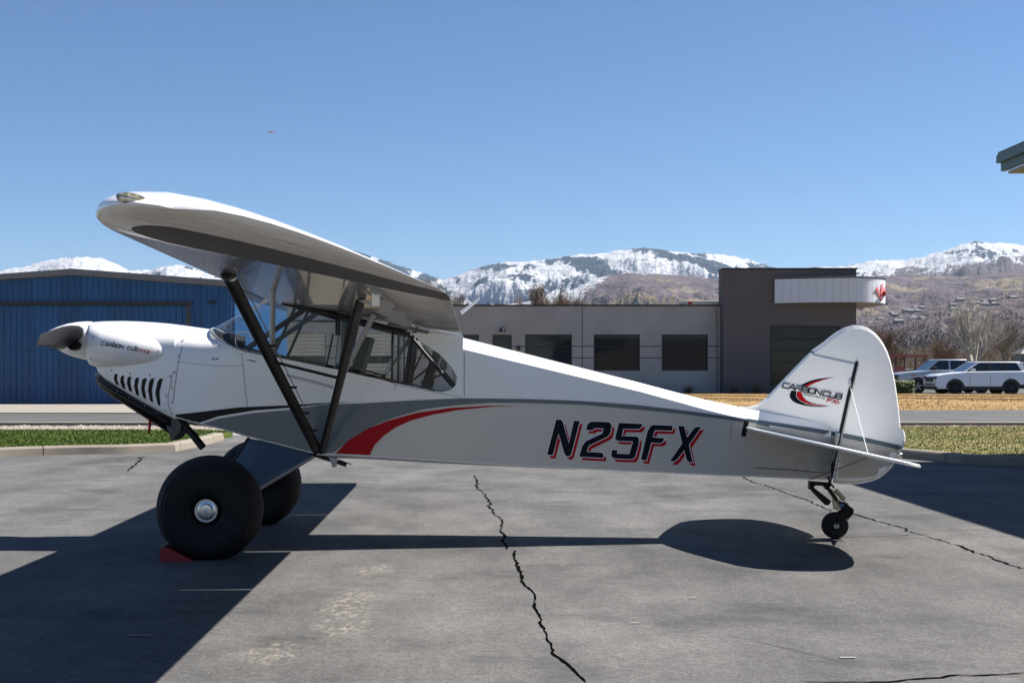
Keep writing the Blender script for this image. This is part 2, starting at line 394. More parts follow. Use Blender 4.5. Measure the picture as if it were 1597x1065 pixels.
tag(blades('right_island_grass',scatter(rp,26000,6.5,13.5,17.6,27.6),.113,.02,[bl[1],bl[2],bl[3],bl[2]],2),'patchy green and straw grass on the kerbed island at right','grass',kind='stuff')
pts=[(random.uniform(5,30),random.uniform(42.3,61)) for _ in range(60000)]
zz=np.array([.22*min(1,(y-42.2)/19*5)*min(1,(61.2-y)/19*6) for x,y in pts])
tag(blades('dry_grass',pts,zz,.022,dl,3,.03),'dormant straw coloured grass in front of the grey building','grass',kind='stuff')
# gravel bed
ico=[(0,0,1),(.89,0,.45),(.28,.85,.45),(-.72,.53,.45),(-.72,-.53,.45),(.28,-.85,.45),(.72,.53,-.45),(-.28,.85,-.45),(-.89,0,-.45),(-.28,-.85,-.45),(.72,-.53,-.45),(0,0,-1)]
icf=[(0,1,2),(0,2,3),(0,3,4),(0,4,5),(0,5,1),(1,6,2),(2,7,3),(3,8,4),(4,9,5),(5,10,1),(1,10,6),(2,6,7),(3,7,8),(4,8,9),(5,9,10),(6,11,7),(7,11,8),(8,11,9),(9,11,10),(10,11,6)]
gm=MB()
for _ in range(3600):
    x=random.choice((random.uniform(-12.5,-4),random.uniform(-12.5,-4),random.uniform(8.5,14))); y=random.uniform(27.05,28.9); s=random.uniform(.03,.085)
    sx,sy,sz=s*random.uniform(.8,1.4),s*random.uniform(.8,1.3),s*random.uniform(.5,.9); a=random.uniform(0,3.1); ca,sa=math.cos(a),math.sin(a)
    gm.add([(x+(vx*ca-vy*sa)*sx,y+(vx*sa+vy*ca)*sy,vz*sz+.03) for vx,vy,vz in ico],icf)
tag(gm.build('gravel',M['stone'],fix=False),'bed of pale loose gravel stones beside the road','gravel',kind='stuff')

# ================================================================== the airplane
YC=10.2
plane=thing('airplane','white high-wing tailwheel airplane with silver belly, red swoosh and fat tyres parked side-on','airplane',(-1.9,YC,0))
HX=[-2.366,-2.02,-1.117,-.513,-.10,1.318,2.18,2.93]; HW=[.37,.39,.39,.385,.365,.215,.115,.03]
def hw(x): return interp(x,HX,HW)
def side_x(px):
    Y=YC-.3
    for _ in range(6): x=(px-CX)*Y/F; Y=YC-hw(x)
    return x,Y
def zc(py,Y): return H+(CY-py)*Y/F
def section(x,w,zb,ze,zt,rb,p=2.0,wt=0.,nt=9,ns=5):
    """near half from top centre down to bottom centre, then the far half: closed ring"""
    h=[]
    for k in range(nt):
        a=math.pi/2*(1-k/(nt-1)); 
        if p==1: t=1-k/(nt-1); h.append((lerp(w,wt,t), lerp(ze,zt,t)))
        else: h.append((w*math.cos(a)**(2/p) if k else 0.0, ze+(zt-ze)*math.sin(a)**(2/p)))
    for k in range(1,ns): h.append((w, lerp(ze,zb+rb,k/ns)))
    for k in range(5):
        a=math.pi/2*k/4; h.append((w-rb+rb*math.cos(a), zb+rb-rb*math.sin(a)))
    near=[(x,YC-a,z) for a,z in h]; far=[(x,YC+a,z) for a,z in reversed(h)]
    return near+far
TOPX=[130,140,150,165,200,240,272,290,318,330]; TOPY=[506,503,501.8,501,500.5,502.5,505.5,508,512,513.5]
def topz(x): return zc(np.interp(CX+x*F/YC,TOPX,TOPY),YC)
# ---- cowl
cowl=MB(); rings=[]
for px,w,pb,pe,rb in ((139,.17,556,530,.12),(141,.20,561,535,.14),(145,.24,574,540,.15),(150,.275,588,545,.15),(160,.31,597,548,.14),(175,.335,606,550,.13),(200,.355,620,550,.11),(225,.365,632,549,.09),(250,.37,645,547,.07),(272,.371,655,546,.05)):
    Y=YC-w; x=(px-CX)*Y/F; rings.append(section(x,w,zc(pb,Y),zc(pe,Y),topz(x),rb,2.3))
cowl.loft(rings)
# cheek bulges over the cylinders
cheeks={}
for sgn in (1,-1):
    mb=MB(); rs=[]
    for px,py,rz,ry in ((135.5,537,19,.02),(136,537,27,.09),(139,537.5,31.5,.13),(146,538,33.5,.165),(165,539.5,34,.185),(190,541,32,.18),(215,543.5,28,.155),(240,547,21.5,.115),(262,550,14,.07),(276,552,7,.03),(283,553,1.5,.005)):
        Y=YC-.33; x=(px-CX)*Y/F; c=zc(py,Y); rr=rz*Y/F
        rs.append([(x,YC-sgn*(.29+ry*math.cos(a)*(1 if math.cos(a)>0 else 1.0)),c+rr*math.sin(a)*(abs(math.sin(a))**-.12 if abs(math.sin(a))>1e-3 else 1)) for a in [2*math.pi*k/28 for k in range(28)]])
    mb.loft(rs); cheeks[sgn]=mb
# ---- boot cowl and cabin sides up to the sill
SILLX=[318,322,330,338,350,363,382,402,439,525,545,608,674,722]; SILLY=[512,513,520,527,534.5,541,547,551,559,576,581,595.5,609.5,619]
BOTX=[272,300,345,388,440,491,500,576,760,820,1000,1160,1270,1300]; BOTY=[651,659,669.5,682,695,708,710,712.5,724,727.5,736,743,748,749]
front=MB(); pxs=[272,285,300,312,318,321,325,330,338,350,363,382,402,420,439,470,500,525,545,575,608,640,674,700,722]
grid=[]
for px in pxs:
    x,Y=side_x(px); w=hw(x); zb=zc(interp(px,BOTX,BOTY),Y); ze=zc(interp(px,[272,300,345,439,722],[546,546,549,500,500]),Y)
    zt=topz(x) if px<=330 else zc(513,YC)+ (px-330)*.004
    zt=max(zt,ze+.05); zm=zt if px<=318 else min(zt-1e-4, zc(interp(px,SILLX,SILLY),Y))
    if px<=318: zm=zt
    zl=min(ze,zm); th=math.asin(max(0,min(1,(zm-ze)/(zt-ze)))) if zm>ze else 0
    h=[]
    for k in range(9):
        a=th*(1-k/8); h.append((w*math.cos(a), (ze+(zt-ze)*math.sin(a)) if zm>ze else lerp(zm,zm-.004,k/8)))
    z1=h[-1][1]; rb=.007
    for k in range(1,6): h.append((w,lerp(z1,zb+rb,k/5)))
    for k in range(1,5): a=math.pi/2*k/4; h.append((w-rb+rb*math.cos(a),zb+rb-rb*math.sin(a)))
    grid.append([(x,YC-a,z) for a,z in h]+[(x,YC+a,z) for a,z in reversed(h)])
front.loft(grid,False,False,closed=False)
# ---- rear fuselage
rear=MB(); rings=[]
DTX=[700,722,1000,1084,1165,1200,1300]; DTY=[521.5,527,597.5,620,637,644,662]; DEX=[722,1000,1033,1118,1165,1300]; DEY=[544.5,611,620,643.5,653.5,678]
for px in (722,760,800,850,900,950,1000,1050,1100,1140,1165,1200,1240,1275,1296):
    x,Y=side_x(px); w=hw(x); pc=CX+x*F/YC
    rings.append(section(x,w,zc(interp(px,BOTX,BOTY),Y),zc(interp(px,DEX,DEY),Y),zc(interp(pc,DTX,DTY),YC),min(.007,w*.3),1,wt=min(.05,w*.6),nt=3))
rear.loft(rings)
o_cowl=cowl.build('engine_cowl',M['white'],plane,smooth=40)
o_front=front.build('cabin_body',M['white'],plane,smooth=30)
o_rear=rear.build('rear_fuselage',M['white'],plane,smooth=22)
for sgn in (1,-1): cheeks[sgn].build('cylinder_cheek',M['white'],o_cowl,smooth=60)
def bvh(*mbs):
    v=[];f=[]
    for m in mbs: o=len(v); v+=[Vector(p) for p in m.v]; f+=[tuple(i+o for i in q) for q in m.f]
    return BVHTree.FromPolygons(v,f)
B_body=bvh(cowl,cheeks[1],front,rear)
CAM=Vector((0,0,H))
def cast(b,px,py,eps,yfall=9.85):
    d=Vector(((px-CX)/F,1,(CY-py)/F)).normalized(); hit=b.ray_cast(CAM,d)
    if hit[0] is None: return W(px,py,yfall)
    return hit[0]-d*eps
def decal(name, polys, b, eps, m, parent, step=18, thick=False):
    """flat print laid on a surface: outlines measured on the photograph, each point dropped onto the surface"""
    mb=MB()
    for q,poly in enumerate(polys):
        bm=bmesh.new(); vs=[bm.verts.new((x,y,0)) for x,y in poly]; es=[bm.edges.new((vs[i],vs[(i+1)%len(vs)])) for i in range(len(vs))]
        bmesh.ops.triangle_fill(bm,edges=es,use_beauty=True)
        xs=[p[0] for p in poly]; ys=[p[1] for p in poly]
        for ax,lo,hi in ((0,min(xs),max(xs)),(1,min(ys),max(ys))):
            c=math.floor(lo/step)*step+step
            while c<hi:
                pl=(c,0,0) if ax==0 else (0,c,0); no=(1,0,0) if ax==0 else (0,1,0)
                bmesh.ops.bisect_plane(bm,geom=bm.verts[:]+bm.edges[:]+bm.faces[:],plane_co=pl,plane_no=no); c+=step
        bm.verts.ensure_lookup_table(); bm.verts.index_update()
        mb.add([cast(b,v.co.x,v.co.y,eps+q*.0001) for v in bm.verts],[tuple(v.index for v in f.verts) for f in bm.faces]); bm.free()
    o=mb.build(name,m,parent,fix=False,smooth=40)
    if 'lettering' in name or 'marking' in name: tag(o,kind='stuff')
    return o
UP=[(513,630.3),(561,629),(650,624),(720,621),(820,622),(905,625),(990,631),(1060,639),(1118,646.6),(1160,652.6),(1200,658)]
LOW=[(1200,665.5),(1139,655),(1060,645),(990,638.3),(905,631),(820,628.3),(767,628),(714,631.5),(661,638),(618,650),(582,664),(550,683),(520,706)]
bel=lambda px: (px, interp(px,BOTX,BOTY)-2.0)
decal('silver_paint',[list(reversed(LOW))+[(1296,682)]+[bel(p) for p in (1296,1160,1000,820,760,576,524)]],B_body,.0015,M['silver'],o_rear)
decal('slate_stripe',[[(315,661),(341,652.5),(396,643.6),(447,639.5),(490,633)]+UP+LOW+[bel(p) for p in (500,491,440,388,345,318)]],B_body,.003,M['slate'],o_front)
decal('black_swoosh',[[(273,646.5),(300,643.5),(373,635),(447,632),(512,628),(554,625.5),(510,629.6),(447,636),(396,640),(341,649),(311,659),bel(300),bel(274)]],B_body,.0036,M['black'],o_front)
decal('red_swoosh',[[(523,707),(544,686),(576,667),(608,655),(650,643.6),(703,636),(757,633),(812,632.4),(767,634.3),(714,639.3),(672,647.2),(640,656),(618,666),(599,679),(584,694),(577,709.5)]],B_body,.0045,M['red'],o_rear)
# ---- registration
GL=dict(
 N=[(155,418),(222,160),(255,160),(270,172),(316,335),(352,168),(397,170),(333,415),(318,430),(300,430),(284,415),(240,262),(198,422)],
 two=[(440,238),(452,193),(480,174),(612,178),(630,200),(620,262),(600,285),(462,352),(447,396),(555,402),(572,416),(566,442),(390,432),(412,355),(440,318),(560,262),(570,226),(503,224),(490,238)],
 five=[(682,183),(856,192),(848,215),(830,230),(715,228),(703,280),(815,284),(830,300),(825,350),(803,430),(785,450),(650,446),(625,430),(630,382),(672,384),(668,410),(758,412),(785,320),(670,316),(653,300)],
 F=[(842,456),(890,250),(912,210),(935,198),(1078,205),(1070,243),(945,238),(930,290),(1015,296),(1005,322),(985,333),(920,330),(885,460)],
 X=[(1115,206),(1160,208),(1182,290),(1240,216),(1288,212),(1195,345),(1224,474),(1197,472),(1180,460),(1160,385),(1110,450),(1085,468),(1055,466),(1145,335)])
def zpx(p,dx=0,dy=0): return (820+(p[0]+dx)*.2129, 620+(p[1]+dy)*.2129)
def grow(poly,d):
    n=len(poly); a=sum(poly[i][0]*poly[(i+1)%n][1]-poly[(i+1)%n][0]*poly[i][1] for i in range(n)); s=1 if a>0 else -1; out=[]
    for i in range(n):
        p=Vector(poly[i]); e1=(p-Vector(poly[i-1])).normalized(); e2=(Vector(poly[(i+1)%n])-p).normalized()
        n1=Vector((e1.y,-e1.x))*s; n2=Vector((e2.y,-e2.x))*s; m=(n1+n2); m=m.normalized() if m.length>1e-3 else n1
        out.append(tuple(p+m*d/max(.55,m.dot(n1))))
    return out
for k,poly in GL.items():
    decal('letter_shadow',[[zpx(p,19,24) for p in poly]],B_body,.0026,M['red'],o_rear,60)
    decal('letter_outline',[[zpx(p) for p in grow(poly,4.5)]],B_body,.0034,M['white'],o_rear,60)
    decal('letter',[[zpx(p) for p in poly]],B_body,.0042,M['ink'],o_rear,60)
# ---- small lettering made of strokes
ST={'C':[[(1,1),(.08,1),(0,.9),(0,.1),(.08,0),(1,0)]],'A':[[(0,0),(.42,1),(.6,1),(1,0)],[(.3,.3),(.85,.3)]],'R':[[(0,0),(0,.6)],[(0,1),(1,1),(1,.48),(0,.48)],[(.5,.48),(1,0)]],
 'B':[[(0,1),(.92,1),(.92,.55),(0,.52)],[(0,.52),(1,.5),(1,0),(0,0),(0,.6)]],'O':[[(0,0),(0,1),(1,1),(1,0),(0,0)]],'N':[[(0,0),(0,1),(1,0),(1,1)]],'U':[[(0,1),(0,.1),(.1,0),(1,0),(1,1)]],
 'F':[[(0,0),(0,1),(1,1)],[(0,.5),(.8,.5)]],'X':[[(0,0),(1,1)],[(0,1),(1,0)]],'E':[[(1,1),(0,1),(0,0),(1,0)],[(0,.5),(.8,.5)]],'P':[[(0,0),(0,1),(1,1),(1,.45),(0,.45)]],
 'I':[[(.5,0),(.5,1)]],'M':[[(0,0),(0,1),(.5,.4),(1,1),(1,0)]],'T':[[(0,1),(1,1)],[(.5,1),(.5,0)]],'L':[[(0,1),(0,0),(1,0)]],'3':[[(0,1),(1,1),(1,0),(0,0)],[(.3,.5),(1,.5)]],'-':[[(.1,.5),(.9,.5)]],
 'V':[[(0,1),(.4,0),(1,1.3)]],'i':[[(.3,0),(.5,.6)]],'r':[[(.1,0),(.3,.6),(.8,.6)]],'g':[[(.8,.6),(.2,.6),(.1,0),(.7,0)],[(.8,.6),(.5,-.5),(0,-.4)]]}
def strokes(s,p0,p1,h,sw,wr=.78,slant=0.):
    """text from p0 to p1 (baseline, pixels): list of quads"""
    p0=Vector(p0);p1=Vector(p1); L=(p1-p0).length; ux=(p1-p0)/L; up=Vector((ux.y,-ux.x)); n=len(s); cw=L/n; out=[]
    for i,ch in enumerate(s):
        if ch==' ': continue
        for pl in ST[ch]:
            q=[p0+ux*(i*cw+x*cw*wr+slant*y*h)+up*(y*h) for x,y in pl]
            for a,b in zip(q,q[1:]):
                d=(b-a).normalized(); e=Vector((-d.y,d.x))*sw/2; a2=a-d*sw*.45; b2=b+d*sw*.45
                out.append([tuple(a2+e),tuple(b2+e),tuple(b2-e),tuple(a2-e)])
    return out
decal('cowl_lettering',strokes('CARBON CUB',(157.5,538),(216,547.5),5.0,1.0,.74,.2),B_body,.005,M['ink'],o_cowl,4)
decal('cowl_lettering',strokes('FX3',(218,548.7),(233,551.3),4.4,1.05,.66,.2),B_body,.005,M['red'],o_cowl,4)
decal('panel_marking',strokes('EIP',(331,560.5),(341,561.5),2.2,.8,.7,.2),B_body,.003,M['ink'],o_front,200)
decal('panel_marking',[[(385,561),(400,563.4),(400,564.2),(385,561.8)],[(390,560.4),(397,564.6),(396,565.2),(389,561)]],B_body,.003,M['ink'],o_front,200)
# ---- louvres, seams and screws on the cowl
def z5(x,y): return (130+x*.1315,560+y*.1315)
LV=[((382,175),(403,178),(396,240),(422,310),(385,295),(362,235),(365,190)),((458,195),(482,197),(476,250),(500,355),(462,340),(437,270),(442,215)),((540,207),(566,208),(556,290),(578,393),(543,372),(516,290),(522,225)),
    ((632,218),(660,220),(642,320),(660,438),(622,415),(602,320),(612,240)),((718,228),(752,228),(724,340),(745,478),(708,455),(684,350),(696,250)),((805,230),(840,230),(812,360),(825,520),(790,490),(766,370),(782,260)),
    ((905,230),(942,230),(902,390),(912,560),(880,535),(852,400),(878,270))]
for q in LV: decal('louvre_slot',[[z5(*p) for p in q]],B_body,.004,M['black'],o_cowl,3)
def line(pts,wd): 
    P=[Vector(p) for p in pts]; L=[];Q=[]
    for i,p in enumerate(P):
        d=(P[min(i+1,len(P)-1)]-P[max(0,i-1)]).normalized(); e=Vector((-d.y,d.x))*wd/2; L.append(tuple(p+e)); Q.append(tuple(p-e))
    return L+Q[::-1]
def seam(pts,parent,wd=.7,m='seam'): return decal('panel_seam',[line(pts,wd)],B_body,.003,M[m],parent,25)
seam([(294,515),(284,540),(277,570),(273,600),(270,625),(270,650)],o_cowl)
seam([(268,583),(267,598),(262,615),(262,630),(266,643)],o_cowl)
seam([(139,503),(135,520)],o_cowl,.8)
seam([(151,587),(175,604),(200,617),(240,638),(268,653)],o_cowl,.8)
seam([(377,553),(380,580),(383,612),(386,634)],o_front,.6)
seam([(345,541),(350,571),(385,573)],o_front,.01)
seam([(275,563),(300,567),(345,571),(380,570)],o_front,.5)
seam([(446,584),(480,592),(520,603)],o_front,1.0)
seam([(446,586.5),(480,594.5),(520,605.5)],o_front,.8)
seam([(608,596),(616,598),(616,608)],o_front,.7)
seam([(724,530),(724,560),(724,590),(724,618)],o_rear,.8); seam([(720,619.5),(690,614),(640,604),(616,600)],o_front,.6); seam([(1143,650),(1141,665),(1139,690)],o_rear,.6)
scm=MB().lathe([(.0065,0),(.0058,-.003)],(0,0,0),'y',8).build('screw',M['screw'],o_cowl,origin=(0,0,0))
SCN=[0]
def screw(px,py,r=.0065):
    p=cast(B_body,px,py,.002); o=scm if SCN[0]==0 else scm.copy()
    if SCN[0]: COL.objects.link(o); o.parent=o_cowl
    SCN[0]+=1; q=ORIG[o_cowl.name]; o.location=(p.x-q[0],p.y-q[1],p.z-q[2]); k=r/.0065; o.scale=(k,1,k)
for px,py in ((145.5,526),(178,533),(212,540.5),(247,548),(293,517),(285,531),(278,555),(273,580),(268.5,605.5),(267,627.5),(174,577.5),(203,582.5),(233.5,585),(265,586.5),(258.5,617),(258,640),(183,610),(201,619.5),(226,632.5),(244.5,643),(141,559),(271,581),(268,645)): screw(px,py)
for k in range(9): screw(319+k*3.1,518+k*2.7,.004)
for k in range(6): screw(352+k*5,541.5+k*2.2,.004)
# ---- chin, cowl flap, exhaust, tow streamer
ch=MB(); rs=[]
for px,pt,pb,w in ((147,584,588,.10),(148.5,586,599,.18),(156,592,608,.24),(175,604,622,.28),(200,617,638,.29),(240,638,664,.29),(258,648,676,.28),(266,653,684,.26)):
    Y=YC-w-.02; x=(px-CX)*Y/F; a=zc(pt-3,Y); b=zc(pb,Y)
    rs.append([(x,YC+s*w*f,lerp(b,a,t)) for s,f,t in ((-1,1.06,1),(-1,1.08,.6),(-1,.97,.45),(-1,.93,.2),(-1,.8,0),(1,.8,0),(1,.93,.2),(1,.97,.45),(1,1.08,.6),(1,1.06,1))])
ch.loft(rs); ch.build('cowl_chin',M['black'],o_cowl,smooth=40)
cf=MB(); Yf=9.93
P=[W(*p,Yf) for p in ((269,650),(274,652),(283,662),(280,673),(268,687),(259,664))]
cf.add(P+[(p.x+.012,p.y+.26,p.z) for p in P],[(0,1,2,3,4,5),(11,10,9,8,7,6)]+[(k,(k+1)%6,(k+1)%6+6,k+6) for k in range(6)])
cf.build('cowl_flap',M['carbon'],plane,smooth=30)
MB().tube([W(272,648,9.98),W(300,677,9.96),W(316.5,698,9.94)],.030,14).build('exhaust_pipe',M['strut'],plane,smooth=40)
MB().tube([W(233,652,9.95),W(234,660,9.95),W(233,668,9.95),W(231.5,676,9.95)],[.008,.012,.010,.007],6).build('red_streamer',M['red'],plane,smooth=60)
# ---- spinner and propeller
HUB=W(127,532,YC); AX=(W(68,524.5,YC)-W(140,531.5,YC)).normalized()
up=Vector((0,1,0)).cross(AX).normalized()*-1; sd=Vector((0,1,0)); up=sd.cross(AX).normalized()
bp=W(140,531.5,YC); sp=MB(); rs=[]
for t,r in ((0,.157),(.1,.155),(.3,.143),(.5,.122),(.7,.09),(.85,.058),(.95,.028),(1,.004)):
    c=bp+AX*.378*t; rs.append([c+sd*(math.cos(a)*r)+up*(math.sin(a)*r) for a in [2*math.pi*k/32 for k in range(32)]])
sp.loft(rs); prop=sp.build('spinner',M['white'],plane,smooth=40)
for s in (-1,1):
    b=MB(); rs=[]
    for r,c,be,th in ((.09,.10,55,.6),(.15,.16,47,.30),(.22,.235,40,.16),(.32,.25,34,.11),(.45,.222,28,.09),(.60,.185,23,.08),(.75,.146,20,.07),(.88,.115,18,.06),(.97,.095,16,.06),(1.005,.088,16,.05)):
        ang=R(be); cd=up*math.cos(ang)+AX*math.sin(ang)*s; td=AX*math.cos(ang)-up*math.sin(ang)*s
        ce=HUB+sd*(s*r)+up*(.022*math.sin(min(1,r)*3.1)-.03*max(0,r-.5)); rs.append([ce+cd*(math.cos(a)*c/2)+td*(math.sin(a)*c/2*th) for a in [2*math.pi*k/16 for k in range(16)]])
    b.loft(rs); b.build('propeller_blade',M['carbon'],plane,smooth=50)
    MB().tube([HUB+sd*(s*.10)-up*.035,HUB+sd*(s*.19)-up*.035],.052,16,major=(1,0,0),ratio=.85).build('blade_cuff',M['black'],prop,smooth=40)

# ---- wings
AXC=[0,.004,.0125,.025,.05,.1,.2,.3,.4,.5,.6,.7,.745]; AU=[0,.019,.033,.047,.066,.089,.111,.116,.112,.102,.087,.069,.059]; AL=[0,-.009,-.015,-.019,-.021,-.021,-.018,-.015,-.012,-.010,-.009,-.008,-.0075]
TXC=[.8,.9,.95,1.]; TU=[.048,.025,.014,.003]; TL=[-.007,-.005,-.003,-.001]
S0,S1=4.55,5.32
def wing_ref(s):
    u=max(0,(s-S0)/(S1-S0)); xl=-1.652+.42*(1-math.sqrt(max(0,1-u*u))); xt=-.112-.03*u**3
    zl0=1.948+.0195*max(0,s-.35); zt=1.657+.006*s; zl=lerp(zl0,zt,(xl+1.652)/(1.54)); return xl,xt,zl,zt,u
def wing_pt(s,xc,y,sgn):
    xl,xt,zl,zt,u=wing_ref(s); c=xt-xl
    k=math.sqrt(max(0,1-u**2.8)); yu=np.interp(xc,AXC+TXC,AU+TU); yl=np.interp(xc,AXC+TXC,AL+TL); yt=yl+(yu-yl)*.84; yt=max(yt,.062*(1-min(1,xc/.5)**2))
    yy=yt*(1-k)+y*k
    return (lerp(xl,xt,xc),YC-sgn*s,lerp(zl,zt,xc)+yy*c*(1 if u<.01 else 1))
def wing(sgn):
    mb=MB()
    def part(ss,xcs,us,ls):
        rs=[]
        for s in ss: rs.append([wing_pt(s,x,y,sgn) for x,y in reversed(list(zip(xcs,us)))]+[wing_pt(s,x,y,sgn) for x,y in list(zip(xcs,ls))[1:]])
        n=len(rs[0]); nu=len(xcs); vs=[p for r in rs for p in r]
        for i in range(len(rs)-1):
            for k in range(n):
                k2=(k+1)%n; low = 1 if (k>=nu-1+(2 if len(xcs)==len(AXC) else 0)) else 0
                mb.add([],[],0); mb.f.append((base[0]+i*n+k,base[0]+i*n+k2,base[0]+(i+1)*n+k2,base[0]+(i+1)*n+k)); mb.m.append(low)
        for r in (0,len(rs)-1): mb.f.append(tuple(base[0]+r*n+k for k in range(n))); mb.m.append(0)
        mb.v+=vs; base[0]=len(mb.v)
    base=[0]
    part([0,.5,1,1.5,2,2.5,3,3.5,4,4.5,S0],AXC,AU,AL)
    part([S0+(S1-S0)*math.sin(math.pi/2*k/14) for k in range(0,15)],AXC+TXC,AU+TU,AL+TL)
    if sgn>0: global WMB; WMB=mb
    o=mb.build('wing',[M['white'],M['under']],plane,smooth=40)
    # flap and aileron with corrugated skins
    for nm,sa,sb in (('flap',.40,2.0),('aileron',2.02,4.548)):
        f=MB(); rs=[]; ns=int((sb-sa)/.0175)
        for i in range(ns+1):
            s=lerp(sa,sb,i/ns); rp=.007*math.sin(2*math.pi*s/.105); xs=[.758]+TXC; uu=[.050]+TU; ll=[-.0068]+TL; r=[]
            for x,y in reversed(list(zip(xs,uu))): p=wing_pt(s,x,y,sgn); r.append((p[0],p[1],p[2]+(rp if .77<x<.99 else 0)))
            for x,y in list(zip(xs,ll)): p=wing_pt(s,x,y,sgn); r.append((p[0],p[1],p[2]-.001+(rp if .77<x<.99 else 0)))
            rs.append(r)
        f.loft(rs); f.build(nm,M['flapskin'],o,smooth=50)
    return o
def flapskin():
    m=newmat('flap_skin'); g=N(m); g.b.inputs['Base Color'].default_value=(.5,.49,.47,1); g.b.inputs['Metallic'].default_value=.75; g.b.inputs['Roughness'].default_value=.2
    g.bump(g.noise(g.pos((1,5,1)),4,4),.2,.01); return m
M['flapskin']=flapskin()
o_wing=wing(1); o_wing2=wing(-1)
B_wing=bvh(WMB)
# tip light
def lightlens():
    m=newmat('tip_light_lens'); g=N(m); n=g.noise(g.pos((1,1,1)),40,3); g.l(g.ramp(n,[(.35,(.03,.035,.03)),(.5,(.35,.30,.16)),(.65,(.55,.55,.5))]),g.b.inputs['Base Color'])
    g.b.inputs['Roughness'].default_value=.08; g.b.inputs['Coat Weight'].default_value=1; g.b.inputs['Metallic'].default_value=.4; return m
M['lens']=lightlens()
def lens_poly(cx,cy,a,b,rot,n=22):
    o=[]
    for k in range(n):
        t=2*math.pi*k/n; x=a*math.cos(t)*(1 if math.cos(t)<0 else 1.15); y=b*math.sin(t)*(1 if math.cos(t)<0 else (1-.75*math.cos(t)**2)); o.append((cx+x*math.cos(rot)-y*math.sin(rot),cy+x*math.sin(rot)+y*math.cos(rot)))
    return o
lc=cast(B_wing,204,311,-.012); ln=MB(); rs=[]
for k in range(11):
    t=math.pi*k/10; xx=-.058*math.cos(t)*(1 if k<5 else 1.35); rr=math.sin(t)**.9*(1 if k<5 else 1-.25*(k-5)/5)
    rs.append([(lc.x+xx,lc.y+.045*rr*math.cos(a),lc.z-.16*xx+.027*rr*math.sin(a)) for a in [2*math.pi*q/20 for q in range(20)]])
ln.loft(rs).build('tip_light',M['lens'],o_wing,smooth=60)
# white cap hinge details under the wing
MB().box(-.53,-.49,6.40,6.44,1.70,1.765).build('tie_down_bracket',M['white'],o_wing,bevel=.004)
for s in (1.4,2.4,3.4):
    h=MB(); p=wing_pt(s,.76,-.007,1); h.prism([(p[0]-.16,p[2]+.005),(p[0]+.05,p[2]+.012),(p[0]+.03,p[2]-.05),(p[0]-.02,p[2]-.055)],YC-s-.006,YC-s+.006); h.build('flap_hinge',M['grey'],o_wing)
MB().tube([(-.62,8.9,1.70),(-.33,8.75,1.63)],.022,8,major=(1,0,0),ratio=.4).build('flap_pushrod',M['grey'],o_wing,smooth=40)
# ---- struts
for s in (1,-1):
    y=lambda Y: YC-s*(YC-Y)
    ft,fb=Vector((-1.40,y(7.07),1.915)),Vector((-1.235,y(9.83),.725)); rt,rb=Vector((-.65,y(7.07),1.765)),Vector((-1.205,y(9.83),.72))
    st=MB(); st.tube([ft,fb],.040,14,major=(1,0,.14),ratio=.42); o=st.build('wing_strut',M['strut'],plane,smooth=50)
    cuff=MB(); cuff.tube([ft.lerp(fb,.012),ft.lerp(fb,.02)],.044,14,major=(1,0,.14),ratio=.5); cuff.build('strut_cuff',M['steel'],o,smooth=50)
    st2=MB(); st2.tube([rt,rb],.030,12,major=(1,0,.2),ratio=.5); st2.build('wing_strut',M['strut'],plane,smooth=50)
    for (a,b,t,top) in ((ft,fb,.41,(-1.325,8.2,1.90)),(rt,rb,.43,(-.668,8.25,1.735))):
        MB().tube([a.lerp(b,t),(top[0],y(top[1]),top[2])],.0185,10).build('jury_strut',M['grey'],plane,smooth=50)
    MB().tube([ft.lerp(fb,.41),rt.lerp(rb,.43)],.010,8).build('jury_strut',M['strut'],plane,smooth=50)
    pt=[ft.lerp(fb,t)+Vector((.06,0,.012)) for t in (.02,.3,.5,.7,.88)]
    MB().tube(pt,.004,5).build('pitot_line',M['grey'],o,smooth=50)
    for t in (.33,.56,.72,.84): 
        c=ft.lerp(fb,t); MB().box(c.x+.02,c.x+.08,c.y-.02,c.y+.012,c.z-.004,c.z+.012).build('line_clip',M['black'],o)
# ---- cabin: windows, frames, interior
def side_poly(pts,eps=0.): 
    out=[]
    for px,py in pts:
        x,Y=side_x(px); out.append(Vector((x,Y-eps,zc(py,Y))))
    return out
def both(name,pts,m,parent,eps=0.,thick=.004):
    for s in (1,-1):
        P=side_poly(pts,eps); n=len(P)
        v=[(p.x,YC-s*(YC-p.y),p.z) for p in P]+[(p.x,YC-s*(YC-p.y-thick),p.z) for p in P]
        MB().add(v,[tuple(range(n)),tuple(range(2*n-1,n-1,-1))]+[(k,(k+1)%n,(k+1)%n+n,k+n) for k in range(n)]).build(name,m,parent,smooth=30)
TW=[(440,470),(538,495),(611,516),(640,522)]
both('rear_side_panel',[(640,519),(722,524),(722,619.5),(700,615),(674,609.5),(690,611.3),(703,608),(711,600),(713,588),(705,573),(684,551),(661,536)],M['white'],plane,.001,.012)
pane=lambda pts: both('side_window',pts,M['lexan'],plane,-.006,.0)if False else [MB().add([(p.x,YC-s*(YC-p.y-.008),p.z) for p in side_poly(pts)],[tuple(range(len(pts)))]).build('side_window',M['lexan'],plane,fix=False) for s in (1,-1)]
pane([(430,557),(439,559),(525,576),(540,580),(548,497),(440,468)]); pane([(545,581),(608,595.5),(674,609.5),(690,611.3),(703,608),(711,600),(713,588),(705,573),(684,551),(661,536),(640,521),(611,515),(550,497)])
